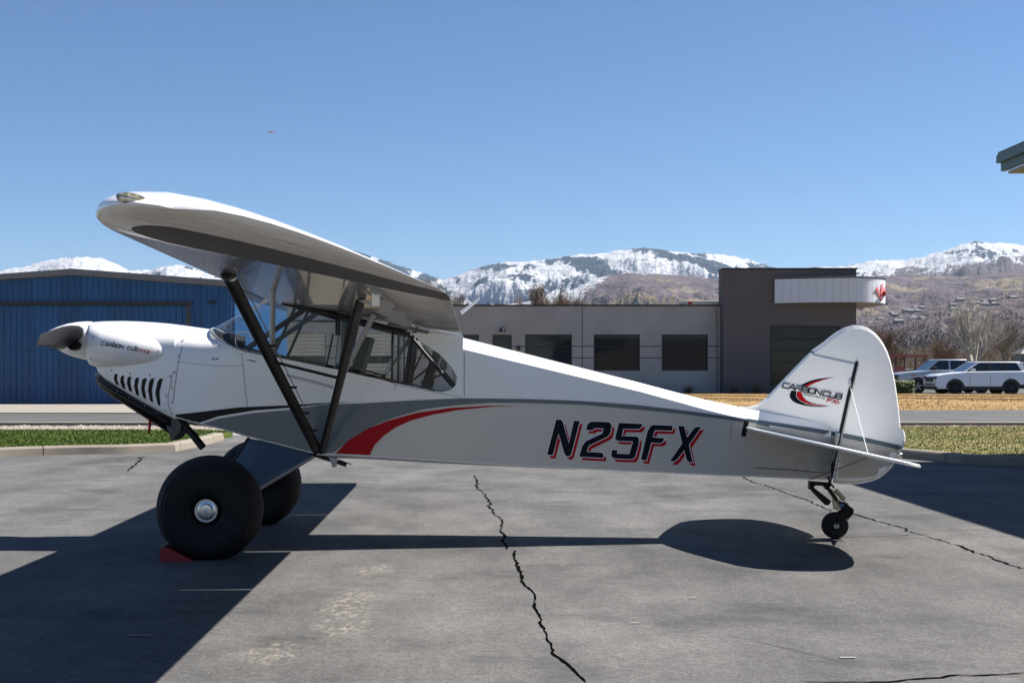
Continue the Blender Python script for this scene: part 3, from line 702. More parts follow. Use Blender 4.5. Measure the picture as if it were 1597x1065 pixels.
# windscreen: ruled sheet from the cowl arch to the wing
ws=[];top=[]
zt318=topz((318-CX)*YC/F)
for px,py,f in ((318,512.5,0),(319,514,.35),(321,515,.55),(325,518,.72),(330,522,.82),(338,528,.9),(350,535,.96),(363,541.5,.985),(382,547.5,1),(402,551.5,1),(430,557.5,1)):
    x,Y=side_x(px); y=YC-hw(x)*f; ws.append((x,y,zc(py,lerp(YC,Y,f))+.002))
for k in range(len(ws)):
    f=k/(len(ws)-1); y=YC-.385*min(1,f*1.35); top.append((lerp(-1.63,-1.50,max(0,f*1.35-1)/.35),y,1.955-.03*max(0,f*1.35-1)))
for s in (1,-1):
    a=[(x,YC-s*(YC-y),z) for x,y,z in ws]; b=[(x,YC-s*(YC-y),z) for x,y,z in top]; n=len(a)
    MB().add(a+b,[(k,k+1,n+k+1,n+k) for k in range(n-1)]).build('windscreen',M['lexan'],plane,smooth=60,fix=False)
    MB().tube(a,.009,6).build('windscreen_trim',M['grey'],plane,smooth=60)
cb=MB()
for s in (1,-1):
    q=lambda px,py,d=.02: (lambda xy: (xy[0],YC-s*(YC-xy[1]-d),zc(py,xy[1])))(side_x(px))
    for pts,r in (([(440,470),(540,496),(640,521)],.026),([(402,551),(439,560),(525,577),(608,597),(674,611)],.013),([(475,482),(378,548)],.021),([(462,474),(425,556)],.012),([(544,497),(528,577)],.014),
                  ([(519,520),(508,574)],.007),([(612,517),(611,598)],.010),([(622,519),(621,600)],.008),([(643,523),(632,600)],.020),([(638,523),(708,604)],.016),([(660,547),(640,590)],.007),([(676,567),(645,592)],.008),([(690,583),(655,597)],.006),([(698,565),(684,552)],.008)):
        if s<0 and pts[0] in ((519,520),(660,547),(676,567)): continue
        cb.tube([q(*p) for p in pts],r,6)
cb.tube([(-1.5,YC-.37,1.90),(-1.5,YC+.37,1.90)],.014,6); cb.tube([(-.6,YC-.37,1.70),(-.6,YC+.37,1.70)],.014,6)
cb.build('cabin_tubes',M['tube'],plane,smooth=60)
inn=MB(); inn.prism([(-2.25,.95),(-2.02,1.50),(-1.95,1.45),(-1.1,1.33),(-.2,1.16),(-.2,.80),(-1.2,.76)],YC-.34,YC+.34); inn.build('cabin_lining',M['dark'],plane)
ip=MB(); ip.box(-1.99,-1.93,YC-.33,YC+.33,1.45,1.66); ipo=ip.build('instrument_panel',M['dark'],plane,bevel=.01)
MB().tube([(-1.84+.065*math.cos(a),YC-.25,1.60+.075*math.sin(a)) for a in [2*math.pi*k/24 for k in range(25)]],.006,6).build('reflection_ring',M['steel'],ipo,smooth=50)  # ring modelled to stand for a round reflection, not a gauge
for xs,zs in ((-1.0,1.30),(-.42,1.24)):
    st=MB(); st.box(xs-.42,xs,YC-.23,YC+.23,zs-.10,zs); st.add([(xs-.02,YC-.22,zs),(xs-.02,YC+.22,zs),(xs+.10,YC+.20,zs+.34),(xs+.10,YC-.20,zs+.34),(xs+.06,YC-.22,zs-.03),(xs+.06,YC+.22,zs-.03),(xs+.17,YC+.20,zs+.33),(xs+.17,YC-.20,zs+.33)],[(0,1,2,3),(7,6,5,4),(0,3,7,4),(1,5,6,2),(3,2,6,7),(0,4,5,1)])
    st.build('seat',M['dark'],plane,bevel=.02)
MB().tube([W(527,497,9.9),W(527,523,9.9)],.022,8).build('shoulder_harness',M['black'],plane,smooth=50)
MB().tube([W(527,523,9.9),W(523,575,9.9)],.008,6).build('shoulder_harness',M['grey'],plane,smooth=50)
MB().tube([W(548,578,9.84),W(553,569,9.84)],.016,8).build('door_latch',M['black'],plane,smooth=50)
MB().tube([W(719,488,10.0),W(735,476,10.0),W(748,465,10.0)],[.014,.011,.007],8).build('whip_antenna',M['white'],plane,smooth=50)
# ---- belly tube, step
MB().tube([W(500,711,9.84),W(576,713.5,9.84),W(700,721,9.88),W(900,731,9.99)],[.011,.011,.009,.004],6).build('belly_longeron',M['grey'],plane,smooth=50)
stp=MB(); stp.tube([W(494,710,9.83),W(540,725,9.80)],.016,6); stp.add([W(528,716,9.75),W(548,723,9.75),W(548,725,9.95),W(528,718,9.95)],[(0,1,2,3)]); stp.build('boarding_step',M['strut'],plane,smooth=40)
MB().prism([(W(513,0,9.8).x,W(0,713,9.8).z),(W(527,0,9.8).x,W(0,714,9.8).z),(W(525,0,9.8).x,W(0,727,9.8).z),(W(519,0,9.8).x,W(0,729,9.8).z)],9.79,9.80).build('belly_tab',M['grey'],plane)
# ---- main gear
WX,WZ=-1.946,.356
for s in (1,-1):
    yy=YC-s*1.0; side=-s
    tp=[(.092,.085),(.100,.115),(.118,.150),(.135,.163),(.150,.167),(.153,.172),(.158,.168),(.20,.178),(.25,.184),(.288,.180),(.291,.184),(.296,.178),(.318,.168),(.321,.171),(.326,.163),(.352,.138),(.375,.09),(.386,.04),(.388,0)]
    prof=[(r,-h) for r,h in tp]+[(r,h) for r,h in reversed(tp[:-1])]
    t=MB(); t.lathe(prof,(WX,yy,WZ),'y',64)
    vv=[]
    for x,y,z in t.v:
        if z<.0: d=-z; y=yy+(y-yy)*(1+d*3); z=0.0
        elif z<.06: y=yy+(y-yy)*(1+.05*(1-z/.06))
        vv.append((x,y,z+.003))
    t.v=vv
    wheel=t.build('main_wheel_tyre',M['rubber'],plane,smooth=40)
    lt_=MB()
    for a0 in (.45,2.2,4.3):
        for k in range(7):
            a=a0+k*.105
            for (r1,r2,da) in ((.225,.262,.012),(.225,.233,.045),(.252,.262,.045))[: (3 if k%2 else 2)]:
                q=[(r1,a),(r2,a),(r2,a+da),(r1,a+da)]; v=[]
                for dd in (0,.004): v+=[(WX+r*math.cos(t_),yy+side*(np.interp(r,[.20,.25,.288],[.178,.184,.180])-.001+dd),WZ+.003+r*math.sin(t_)) for r,t_ in q]
                lt_.add(v,[(0,1,2,3),(7,6,5,4),(0,4,5,1),(1,5,6,2),(2,6,7,3),(3,7,4,0)])
    tag(lt_.build('sidewall_lettering',M['rubber'],wheel),kind='stuff')
    hb=MB(); hb.lathe([(.0905,-.02),(.0905,.012),(.082,.022),(.074,.022),(.070,.012),(.052,.016),(.046,.032),(.0,.034)],(WX,yy,WZ),'y',40)
    hb.v=[(x,yy+side*(.128+(y-yy)),z) for x,y,z in hb.v]; hub=hb.build('wheel_hub',M['hubm'] if 'hubm' in M else M['steel'],wheel,smooth=35)
    for pl in ([(-.016,.020),(-.004,.02),(-.004,-.012),(-.014,-.02)],[(.004,.016),(.014,.02),(.012,-.022),(.002,-.014)],[(-.016,.006),(.014,.004),(.014,-.002),(-.016,0)]):
        MB().prism([(WX+a,WZ+b) for a,b in pl],yy+side*.163,yy+side*.165).build('hub_emblem',M['white'],wheel)
    # faired gear leg
    A=W(388,684,9.86); Bq=W(492,709.5,9.86); C1=Vector((WX-.05,9.40,WZ+.03)); C2=Vector((WX+.06,9.42,WZ-.03)); th=.022
    P=[A,Bq,C2,C1]; nrm=(Bq-A).cross(C1-A).normalized(); 
    v=[p+nrm*th*(.6 if i<2 else .6) for i,p in enumerate(P)]+[p-nrm*th*.6 for p in P]; v=[(p.x,YC-s*(YC-p.y),p.z) for p in v]
    MB().add(v,[(0,1,2,3),(7,6,5,4),(0,4,5,1),(1,5,6,2),(2,6,7,3),(3,7,4,0)]).build('gear_leg',M['gear'],plane,bevel=.008)
    MB().tube([(A.x,YC-s*(YC-A.y),A.z),(C1.x,YC-s*(YC-C1.y),C1.z)],.017,8).build('gear_tube',M['tube'],plane,smooth=50)
    MB().tube([(Bq.x,YC-s*(YC-Bq.y),Bq.z),(C2.x,YC-s*(YC-C2.y),C2.z)],.013,8).build('gear_tube',M['grey'],plane,smooth=50)
    MB().tube([(WX,yy,WZ),(WX,YC-s*(YC-9.42),WZ)],.03,10).build('axle',M['grey'],plane,smooth=50)
    for p in ((392,686),(395,690),(489,708),(494,709)):
        q=W(*p,9.85); MB().tube([(q.x-.03,YC-s*(YC-q.y),q.z),(q.x+.03,YC-s*(YC-q.y),q.z-.012)],.014,8).build('gear_fitting',M['strut'],plane,smooth=50)
# ---- tail: fin, rudder, stabiliser, elevator
def tail_solid(pts,w,name,m,parent=plane,edge=.4):
    P=[W(x,y,YC) for x,y in pts]; n=len(P); c=sum(P,Vector())/n; inner=[p.lerp(c,.05) for p in P]
    v=[(p.x,YC-w*edge,p.z) for p in P]+[(p.x,YC+w*edge,p.z) for p in P]+[(p.x,YC-w,p.z) for p in inner]+[(p.x,YC+w,p.z) for p in inner]
    f=[(k,(k+1)%n,(k+1)%n+n,k+n) for k in range(n)]+[(k,k+2*n,(k+1)%n+2*n,(k+1)%n) for k in range(n)]+[(k+n,(k+1)%n+n,(k+1)%n+3*n,k+3*n) for k in range(n)]+[tuple(range(2*n,3*n)),tuple(range(4*n-1,3*n-1,-1))]
    mb=MB().add(v,f); return mb,mb.build(name,m,parent)
FIN=[(1150,634),(1166,634.5),(1180,631.5),(1195,620.5),(1212,602.5),(1230,583.5),(1248,565),(1264,549),(1300,557.5),(1335,565),(1322,618),(1310,672),(1300,720),(1296,747),(1285,747),(1230,670),(1160,655)]
fmb,o_fin=tail_solid(FIN,.024,'fin',M['white'])
RUD=[(1265,547),(1275,540),(1285,533),(1295,524.5),(1305,517.5),(1317,511),(1330,507),(1342,507.5),(1353,511),(1363,518),(1371,526.5),(1377,535),(1383,547),(1388,561),(1393,583),(1397,605),(1401,635),(1404,667.5),(1409.5,672),(1412,681),(1411.5,690),(1407,698),(1400,708),(1396,719),(1389,730),(1380,739),(1371,745.5),(1360,750),(1348,753),(1335,754.5),(1315,755),(1299,752.5),(1304,722),(1313,675),(1325,618),(1338,563)]
rmb,o_rud=tail_solid(RUD,.020,'rudder',M['white'])
B_tail=bvh(fmb,rmb,rear)
hg=MB(); hg.tube([W(1336.5,564,YC-.024),W(1323,618,YC-.024),W(1311,674,YC-.024),W(1300,725,YC-.024),W(1294,752,YC-.024)],.0125,8); hg.tube([W(1264,548,YC-.012),W(1337,564,YC-.014)],.005,6)
hg.build('rudder_hinge',M['strut'],o_rud,smooth=40)
decal('tail_stripe',[[(1160,651.5),(1179,654.5),(1270,667.5),(1310,674.5),(1310,681.5),(1270,674.5),(1200,663)]],B_tail,.004,M['slate'],o_fin,20)
decal('tail_stripe',[[(1315,675.5),(1338,680),(1375,688),(1410,696),(1405,702),(1375,695),(1338,687.5),(1314,682.5)]],B_tail,.004,M['slate'],o_rud,20)
decal('tail_silver',[[(1200,665),(1270,675),(1309,682),(1301,718),(1296.5,745),(1290,744)]],B_tail,.003,M['silver'],o_fin,20)
decal('tail_silver',[[(1314,683),(1338,688),(1375,695.6),(1405,702),(1398,711),(1393,722),(1379,738),(1360,748),(1335,752.6),(1315,753),(1301,751),(1306,722)]],B_tail,.003,M['silver'],o_rud,20)
def zt(x,y): return (1200+x*.08767,570+y*.08767)
cres_b=[(535,365),(620,315),(740,268),(860,240),(1000,222),(1170,208),(1000,240),(880,262),(740,300),(650,345),(600,372)]
cres_b2=[(400,440),(362,500),(360,560),(400,620),(480,670),(600,705),(740,728),(900,738),(1090,722),(900,722),(760,710),(640,680),(560,640),(500,590),(470,540),(480,450)]
cres_r=[(600,380),(680,325),(800,280),(960,240),(1100,222),(960,255),(820,305),(720,350),(655,385)]
cres_r2=[(500,455),(478,510),(490,560),(540,615),(620,660),(740,695),(900,712),(1050,715),(880,695),(760,672),(660,625),(610,570),(580,520),(585,470)]
decal('tail_emblem',[[zt(*p) for p in cres_b],[zt(*p) for p in cres_b2]],B_tail,.003,M['ink'],o_fin,200)
decal('tail_emblem',[[zt(*p) for p in cres_r],[zt(*p) for p in cres_r2]],B_tail,.0045,M['red'],o_fin,200)
tx=strokes('CARBON',zt(225,390),zt(925,530),7.3,1.7,.86,.2)+strokes('CUB',zt(945,535),zt(1285,605),7.3,1.7,.86,.2)
decal('tail_lettering_outline',[grow(q,.5) for q in tx],B_tail,.0052,M['white'],o_fin,300)
decal('tail_lettering',tx,B_tail,.0095,M['ink'],o_fin,300)
decal('tail_lettering',strokes('EXPERIMENTAL',zt(605,515),zt(1000,602),1.9,.55,.7,.2),B_tail,.006,M['ink'],o_fin,300)
decal('tail_lettering',strokes('FX',zt(1018,640),zt(1200,682),5.6,1.6,.8,.25)+strokes('3',zt(1200,668),zt(1250,680),2.6,.8,.7,.2),B_tail,.006,M['red'],o_fin,300)
decal('inspection_ring',[line([(1250+10.5*math.cos(a),728+12*math.sin(a)) for a in [2*math.pi*k/24 for k in range(25)]],.6)],B_tail,.005,M['grey'],o_rear,300)
decal('rudder_cable',[line([(1177,729),(1240,733),(1296,738)],.9)],B_tail,.008,M['ink'],o_rear,40)
decal('stabiliser_slot',[[(1160.5,656),(1168,657),(1163,681),(1155.5,680)]],B_tail,.004,M['black'],o_rear,300)
decal('stabiliser_fitting',[[(1152,655),(1160,656),(1155,683),(1147,680)],[(1168,658),(1180,660),(1175,684),(1163,681)]],B_tail,.003,M['silver'],o_rear,300)
# stabiliser and elevator planform (x along the airplane, s outboard)
def stab_z(x): return .905-(x-2.17)*.221
STAB=[(2.16,.06),(2.20,.30),(2.28,.62),(2.38,.95),(2.48,1.24),(2.58,1.38),(2.70,1.455),(2.80,1.49),(2.905,1.50),(2.905,.06)]
ELEV=[(2.907,.07),(2.907,1.50),(3.00,1.49),(3.07,1.44),(3.15,1.32),(3.21,1.14),(3.26,.90),(3.29,.62),(3.30,.40),(3.28,.22),(3.20,.10)]
for s in (1,-1):
    for nm,pl,dz in (('stabiliser',STAB,0),('elevator',ELEV,0)):
        n=len(pl); c=(sum(p[0] for p in pl)/n,sum(p[1] for p in pl)/n); inn_=[(lerp(p[0],c[0],.06),lerp(p[1],c[1],.06)) for p in pl]
        v=[(x,YC-s*q,stab_z(x)-.005) for x,q in pl]+[(x,YC-s*q,stab_z(x)+.005) for x,q in pl]+[(x,YC-s*q,stab_z(x)-.014) for x,q in inn_]+[(x,YC-s*q,stab_z(x)+.014) for x,q in inn_]
        f=[(k,(k+1)%n,(k+1)%n+n,k+n) for k in range(n)]+[(k,k+2*n,(k+1)%n+2*n,(k+1)%n) for k in range(n)]+[(k+n,(k+1)%n+n,(k+1)%n+3*n,k+3*n) for k in range(n)]+[tuple(range(2*n,3*n)),tuple(range(4*n-1,3*n-1,-1))]
        MB().add(v,f).build(nm,M['white'],plane,smooth=30)
    a=W(1325,600,YC-.03); e=Vector((2.89,YC-.95,stab_z(2.89)+.012)); b2=W(1262,748,YC-.03)
    MB().tube([(a.x,YC-s*(YC-a.y),a.z),(e.x,YC-s*(YC-e.y),e.z)],.0032,5).build('brace_wire',M['white'],plane)
    MB().tube([(b2.x,YC-s*(YC-b2.y),b2.z),(e.x,YC-s*(YC-e.y),e.z-.03)],.0032,5).build('brace_wire',M['strut'],plane)
MB().tube([W(1326,593,YC-.03),W(1326,603,YC-.03)],.016,8).build('brace_fitting',M['steel'],o_fin,smooth=40)
MB().lathe([(.0,-.03),(.022,-.02),(.026,0),(.022,.02),(0,.03)],W(1403,710,YC),'x',14).build('tail_light',M['steel'],o_rud,smooth=60)
# tail wheel
def TW_(x,y): return (1230+x*.11268,730+y*.11268)
TC=W(*TW_(640,785),YC); t=MB(); tr=(TW_(640,970)[1]-TW_(640,785)[1])*YC/F
t.lathe([(.03,-.03),(.05,-.036),(.08,-.042),(tr*.92,-.034),(tr*.985,-.018),(tr,0),(tr*.985,.018),(tr*.92,.034),(.08,.042),(.05,.036),(.03,.03)],TC,'y',40)
TC.z=tr+.001; t=MB(); t.lathe([(.03,-.03),(.05,-.036),(.08,-.042),(tr*.92,-.034),(tr*.985,-.018),(tr,0),(tr*.985,.018),(tr*.92,.034),(.08,.042),(.05,.036),(.03,.03)],TC,'y',40)
tw=t.build('tail_wheel_tyre',M['rubber'],plane,smooth=40)
MB().lathe([(.022,-.05),(.022,.05)],TC,'y',14).build('tail_wheel_hub',M['grey'],tw,smooth=40)
def plate(name,pts,m,y0,y1): 
    P=[W(*TW_(*p),YC) for p in pts]; MB().prism([(p.x,p.z) for p in P],YC+y0,YC+y1).build(name,m,plane,bevel=.003)
plate('tail_spring_bracket',[(278,175),(560,195),(575,240),(520,300),(470,240),(350,235),(330,300),(275,290)],M['black'],-.03,.03)
plate('tail_damper',[(310,310),(350,270),(585,455),(540,510),(500,505)],M['black'],-.022,.022)
plate('tail_spring',[(520,280),(560,265),(680,430),(640,450)],M['black'],-.025,.025)
plate('tail_link',[(560,275),(585,285),(660,385),(640,395)],M['brass'],-.034,-.026)
plate('tail_gusset',[(598,410),(625,410),(725,560),(660,582),(615,555)],M['brass'],-.012,.012)
plate('tail_fork',[(660,430),(760,470),(880,560),(870,620),(800,700),(730,690),(640,780),(620,760),(700,600),(745,580)],M['black'],-.052,-.044)
plate('tail_fork',[(660,430),(760,470),(880,560),(870,620),(800,700),(730,690),(640,780),(620,760),(700,600),(745,580)],M['black'],.044,.052)
plate('tail_fork_head',[(660,430),(760,470),(880,560),(860,595),(745,585)],M['black'],-.046,.046)
plate('fork_sticker',[(680,490),(705,470),(740,500),(715,530)],mat('blue_sticker',(.05,.12,.45),.4),-.056,-.0525)
MB().tube([W(*TW_(645,300),YC-.05),W(*TW_(770,430),YC-.05)],.017,10).build('steering_spring',M['brass'],plane,smooth=30)
MB().tube([W(*TW_(560,110),YC-.05),W(*TW_(560,190),YC-.05),W(*TW_(630,270),YC-.05)],.008,6).build('steering_chain',M['strut'],plane)
MB().tube([W(*TW_(700,410),YC-.04),W(*TW_(830,500),YC-.04)],.006,6).build('steering_link',M['steel'],plane)
# ---- wheel chock
ck=thing('wheel_chock','red plastic wheel chock wedged against the big front tyre','wheel chock',(-2.3,9.2,0))
c0=W(249,866,8.97); mb=MB(); L=.235; h=.10
mb.prism([(c0.x,0),(c0.x+L,0),(c0.x+L*.95,.012),(c0.x+.05,h),(c0.x,h)],8.98,8.995); mb.build('side_plate',M['chockm'] if 'chockm' in M else mat('red_plastic',(.30,.012,.014),.5),ck)
rm=bpy.data.materials['red_plastic']
MB().prism([(c0.x,0),(c0.x+L,0),(c0.x+L*.95,.012),(c0.x+.05,h),(c0.x,h)],9.17,9.185).build('side_plate',rm,ck)
MB().box(c0.x,c0.x+.012,8.995,9.17,0,h).build('back_plate',rm,ck); MB().box(c0.x,c0.x+L,8.995,9.17,.0,.01).build('base_plate',rm,ck)
for k in range(6):
    t=(k+.3)/6; x=lerp(c0.x+.055,c0.x+L*.9,t); z=lerp(h-.006,.016,t); MB().box(x,x+.012,8.995,9.17,z-.012,z).build('tread_bar',rm,ck)

# ================================================================== buildings
M['blue']=mat('blue_steel_cladding',(.005,.066,.185),.42,vary=.10,scale=1.2,coat=.15)
M['bluedark']=mat('dark_frame',(.02,.02,.022),.5)
M['fascia']=mat('grey_fascia',(.16,.15,.145),.5)
M['tilt']=mat('grey_tilt_up_concrete',(.36,.34,.315),.9,vary=.24,scale=.6,bump=.2)
M['tower']=mat('charcoal_concrete',(.125,.108,.104),.9,vary=.2,scale=.5,bump=.2)
M['cap']=mat('black_coping',(.012,.012,.014),.5)
M['cream']=mat('cream_door_panel',(.55,.50,.42),.5,vary=.05)
M['wmetal']=mat('white_ribbed_metal',(.62,.64,.68),.4,vary=.04)
def ribbed(x0,x1,z0,top,y,pitch=.24,d=.035):
    """vertical ribbed cladding facing -y; top(x) gives the upper edge"""
    xs=[]; x=x0
    while x<x1:
        for f,dd in ((0,0),(.58,0),(.68,-d),(.90,-d)): 
            if x+f*pitch<x1: xs.append((x+f*pitch,y+dd))
        x+=pitch
    xs.append((x1,y)); n=len(xs); v=[(a,b,z0) for a,b in xs]+[(a,b,top(a)) for a,b in xs]
    return MB().add(v,[(k,k+1,k+1+n,k+n) for k in range(n-1)])
g=N(M['blue']); old=g.b.inputs['Base Color'].links[0].from_socket; px_=g.n('ShaderNodeSeparateXYZ'); g.l(g.pos(),px_.inputs[0])
wn=g.n('ShaderNodeTexWhiteNoise',noise_dimensions='1D'); g.l(g.math('FLOOR',g.math('DIVIDE',px_.outputs[0],.96)),wn.inputs['W'])
cc_=g.mix(.35,old,g.ramp(wn.outputs[0],[(0.,.6),(1.,1.4)]),'MULTIPLY'); st_=g.noise(g.pos((3,3,.25)),1.6,5,.65); cc_=g.mix(.4,cc_,g.ramp(st_,[(.35,.6),(.65,1.25)]),'MULTIPLY'); g.l(cc_,g.b.inputs['Base Color'])
# ---- blue hangar
HY=49.0; PKX=-15.7; HXR=-9.45; HXL=2*PKX-HXR
hroof=lambda x: 5.03-.0745*abs(x-PKX)
hg=thing('blue_hangar','blue ribbed steel hangar with low gable roof and closed wide door','hangar',(PKX,HY,0))
for nm,xa,xb,za,tf in (('wall_panel',HXL,-20.2,0,hroof),('wall_panel',-11.2,HXR,0,hroof),('wall_panel',-20.2,-11.2,3.92,hroof)):
    ribbed(xa,xb,za,tf,HY).build(nm,M['blue'],hg,fix=False)
dr=MB().box(-20.2,-11.2,HY+.10,HY+.16,0,3.9).build('hangar_door',M['blue'],hg)
ribbed(-20.1,-11.3,2.14,lambda x:3.84,HY+.06).build('door_leaf',M['blue'],dr,fix=False)
ribbed(-20.1,-11.3,.05,lambda x:2.10,HY+.06).build('door_leaf',M['blue'],dr,fix=False)
MB().box(-20.3,-11.05,HY-.10,HY+.02,3.86,4.0).build('door_header',M['bluedark'],hg)
MB().box(-11.27,-11.15,HY-.05,HY+.05,0,3.86).build('door_jamb',mat('brown_jamb',(.06,.045,.04),.6),hg)
MB().box(-20.25,-20.13,HY-.05,HY+.05,0,3.86).build('door_jamb',bpy.data.materials['brown_jamb'],hg)
rf=MB()
for xa,xb in ((HXL-.3,PKX),(PKX,HXR+.3)):
    za,zb=hroof(xa)+.02,hroof(xb)+.02
    rf.add([(xa,HY-.25,za),(xb,HY-.25,zb),(xb,HY+13.8,zb),(xa,HY+13.8,za),(xa,HY-.25,za+.22),(xb,HY-.25,zb+.22),(xb,HY+13.8,zb+.22),(xa,HY+13.8,za+.22)],[(0,3,2,1),(4,5,6,7),(0,1,5,4),(1,2,6,5),(2,3,7,6),(3,0,4,7)])
rf.build('roof',M['fascia'],hg)
MB().box(HXR-.02,HXR+.04,HY+.02,HY+13.6,0,hroof(HXR)).build('side_wall',M['blue'],hg); MB().box(HXL-.04,HXL+.02,HY+.02,HY+13.6,0,hroof(HXL)).build('side_wall',M['blue'],hg)
lt=MB().box(-10.4,-10.15,HY-.22,HY-.04,3.92,4.02).build('flood_light',M['bluedark'],hg)
MB().tube([(-10.27,HY-.05,3.97),(-10.27,HY+.05,4.03)],.03,6).build('light_arm',M['bluedark'],lt)
# ---- grey building with tower
BY=72.0
def bx(px): return (px-CX)*BY/F
def bz(py): return H+(CY-py)*BY/F
gb=thing('grey_building','long grey concrete building with dark windows and a taller charcoal entrance block','building',(bx(900),BY,0))
X0,X1=bx(405),bx(1124); ZT=bz(477.5)
WIN=[(bx(721),bx(747),bz(556),bz(522)),(bx(768),bx(798),bz(556),bz(522)),(bx(819),bx(892),bz(578),bz(521.5)),(bx(926),bx(998),bz(578),bz(521.5)),(bx(1032),bx(1104),bz(578),bz(521.5)),(bx(675),bx(697),bz(577),bz(549))]
DOOR=[(bx(428),bx(508),0,bz(520)),(bx(536),bx(613),0,bz(520))]
ops=WIN+DOOR
VJ=[bx(625),bx(708),bx(908),bx(1118)]; HJ=[(bz(540),bx(805)),(bz(558),bx(805))]
backing=MB().box(X0,X1,BY+.30,BY+22,0,ZT-.3).build('core',M['cap'],gb)
def wallgrid(x0,x1,z0,z1,ops,vj,hj,y0,y1,m,name,parent):
    xs=sorted(set([x0,x1]+[v for o in ops for v in o[:2]]+vj)); zs=sorted(set([z0,z1]+[v for o in ops for v in o[2:] if z0<v<z1]+hj))
    pan=[x0]+sorted(vj)+[x1]
    for a,b in zip(pan,pan[1:]):
        mb=MB(); inner=[x for x in xs if a<x<b]; xx=[a]+inner+[b]
        for i in range(len(xx)-1):
            for j in range(len(zs)-1):
                cx,cz=(xx[i]+xx[i+1])/2,(zs[j]+zs[j+1])/2
                if any(o[0]<cx<o[1] and o[2]<cz<o[3] for o in ops): continue
                g1=.02 if xx[i]==a else 0; g2=.02 if xx[i+1]==b else 0; h1=.022 if zs[j] in hj else 0; h2=.022 if zs[j+1] in hj else 0
                mb.box(xx[i]+g1,xx[i+1]-g2,y0,y1,zs[j]+h1,zs[j+1]-h2)
        mb.build(name,m,parent)
wallgrid(X0,X1,0,ZT,ops,VJ,[bz(540),bz(558)],BY,BY+.28,M['tilt'],'wall_panel',gb)
MB().box(X0-.05,X1,BY-.05,BY+.35,ZT+.002,ZT+.09).build('coping',M['cap'],gb); MB().box(X0,X1,BY+.36,BY+22,ZT-.3,ZT-.1).build('roof_deck',M['fascia'],gb)
MB().box(bx(405),bx(625)-.05,BY-.08,BY-.005,bz(502.5),bz(499.5)).build('gutter_strip',M['cap'],gb)
for k,(a,b,c,d) in enumerate(WIN):
    wn=MB().add([(a,BY+.14,c),(b,BY+.14,c),(b,BY+.14,d),(a,BY+.14,d)],[(0,1,2,3)]).build('window',M['bglass'],gb,fix=False)
    fr=MB(); 
    for q in ((a,a+.06,c,d),(b-.06,b,c,d),(a+.06,b-.06,c,c+.06),(a+.06,b-.06,d-.06,d)): fr.box(q[0],q[1],BY+.03,BY+.13,q[2],q[3])
    fr.build('frame',M['cap'],wn)
    if b-a>2:
        bar=MB(); z=lerp(c,d,.66); bar.box(a+.06,b-.06,BY+.10,BY+.135,z-.02,z+.02); bar.build('mullion',M['cap'],wn)
for a,b,c,d in DOOR:
    dd=MB().box(a,b,BY+.20,BY+.26,0,d).build('garage_door',M['cap'],gb); n=16; zt_=d
    for k in range(n):
        z0=lerp(0,d,k/n); z1=lerp(0,d,(k+1)/n)-.02
        if k in (8,9): continue
        MB().box(a+.05,b-.05,BY+.14,BY+.19,z0,z1).build('door_slat',M['cream'],dd)
# tower
TX0,TX1=bx(1127.5),bx(1336); TZ=bz(420); TYF=BY-.9
tw_=(bx(1201)*.9875,bx(1311)*.9875,H+(CY-598)*TYF/F,H+(CY-508)*TYF/F)
fx=lambda px:(px-CX)*TYF/F
tw_=(fx(1201),fx(1311),H+(CY-598)*TYF/F,H+(CY-508)*TYF/F); TX0,TX1=fx(1127.5),fx(1336); TZ=H+(CY-420.5)*TYF/F
wallgrid(TX0,TX1,0,TZ,[tw_],[],[],TYF,TYF+.3,M['tower'],'tower_wall',gb)
MB().box(TX0,TX0+.3,TYF+.302,TYF+1.3,0,TZ).build('tower_wall',M['tower'],gb); MB().box(TX1-.3,TX1,TYF+.302,TYF+1.3,0,TZ).build('tower_wall',M['tower'],gb)
MB().box(TX0+.3,TX1-.3,TYF+.5,TYF+1.3,0,TZ-.2).build('tower_core',M['cap'],gb)
MB().box(TX0-.04,TX1+.04,TYF-.04,TYF+1.35,TZ+.002,TZ+.09).build('coping',M['cap'],gb)
MB().box(TX1,TX1+1.2,TYF+6,TYF+8,0,bz(490)).build('rear_wall',M['tower'],gb)
zs=[tw_[2],tw_[2]+.62,tw_[2]+1.24,tw_[2]+1.9,tw_[2]+2.55,tw_[3]]
for k in range(5):
    wn=MB().add([(tw_[0],TYF+.15,zs[k]),(tw_[1],TYF+.15,zs[k]),(tw_[1],TYF+.15,zs[k+1]),(tw_[0],TYF+.15,zs[k+1])],[(0,1,2,3)]).build('tower_window',M['tglass'],gb,fix=False)
    MB().box(tw_[0],tw_[1],TYF+.04,TYF+.14,zs[k+1]-.05,zs[k+1]+.0).build('mullion',M['cap'],wn); 
    MB().box(tw_[0],tw_[0]+.07,TYF+.04,TYF+.14,zs[k],zs[k+1]-.05).build('frame',M['cap'],wn)
MB().box(tw_[0]-.02,tw_[1]+.02,TYF-.05,TYF+.14,tw_[2]-.09,tw_[2]).build('sill',M['cap'],gb)
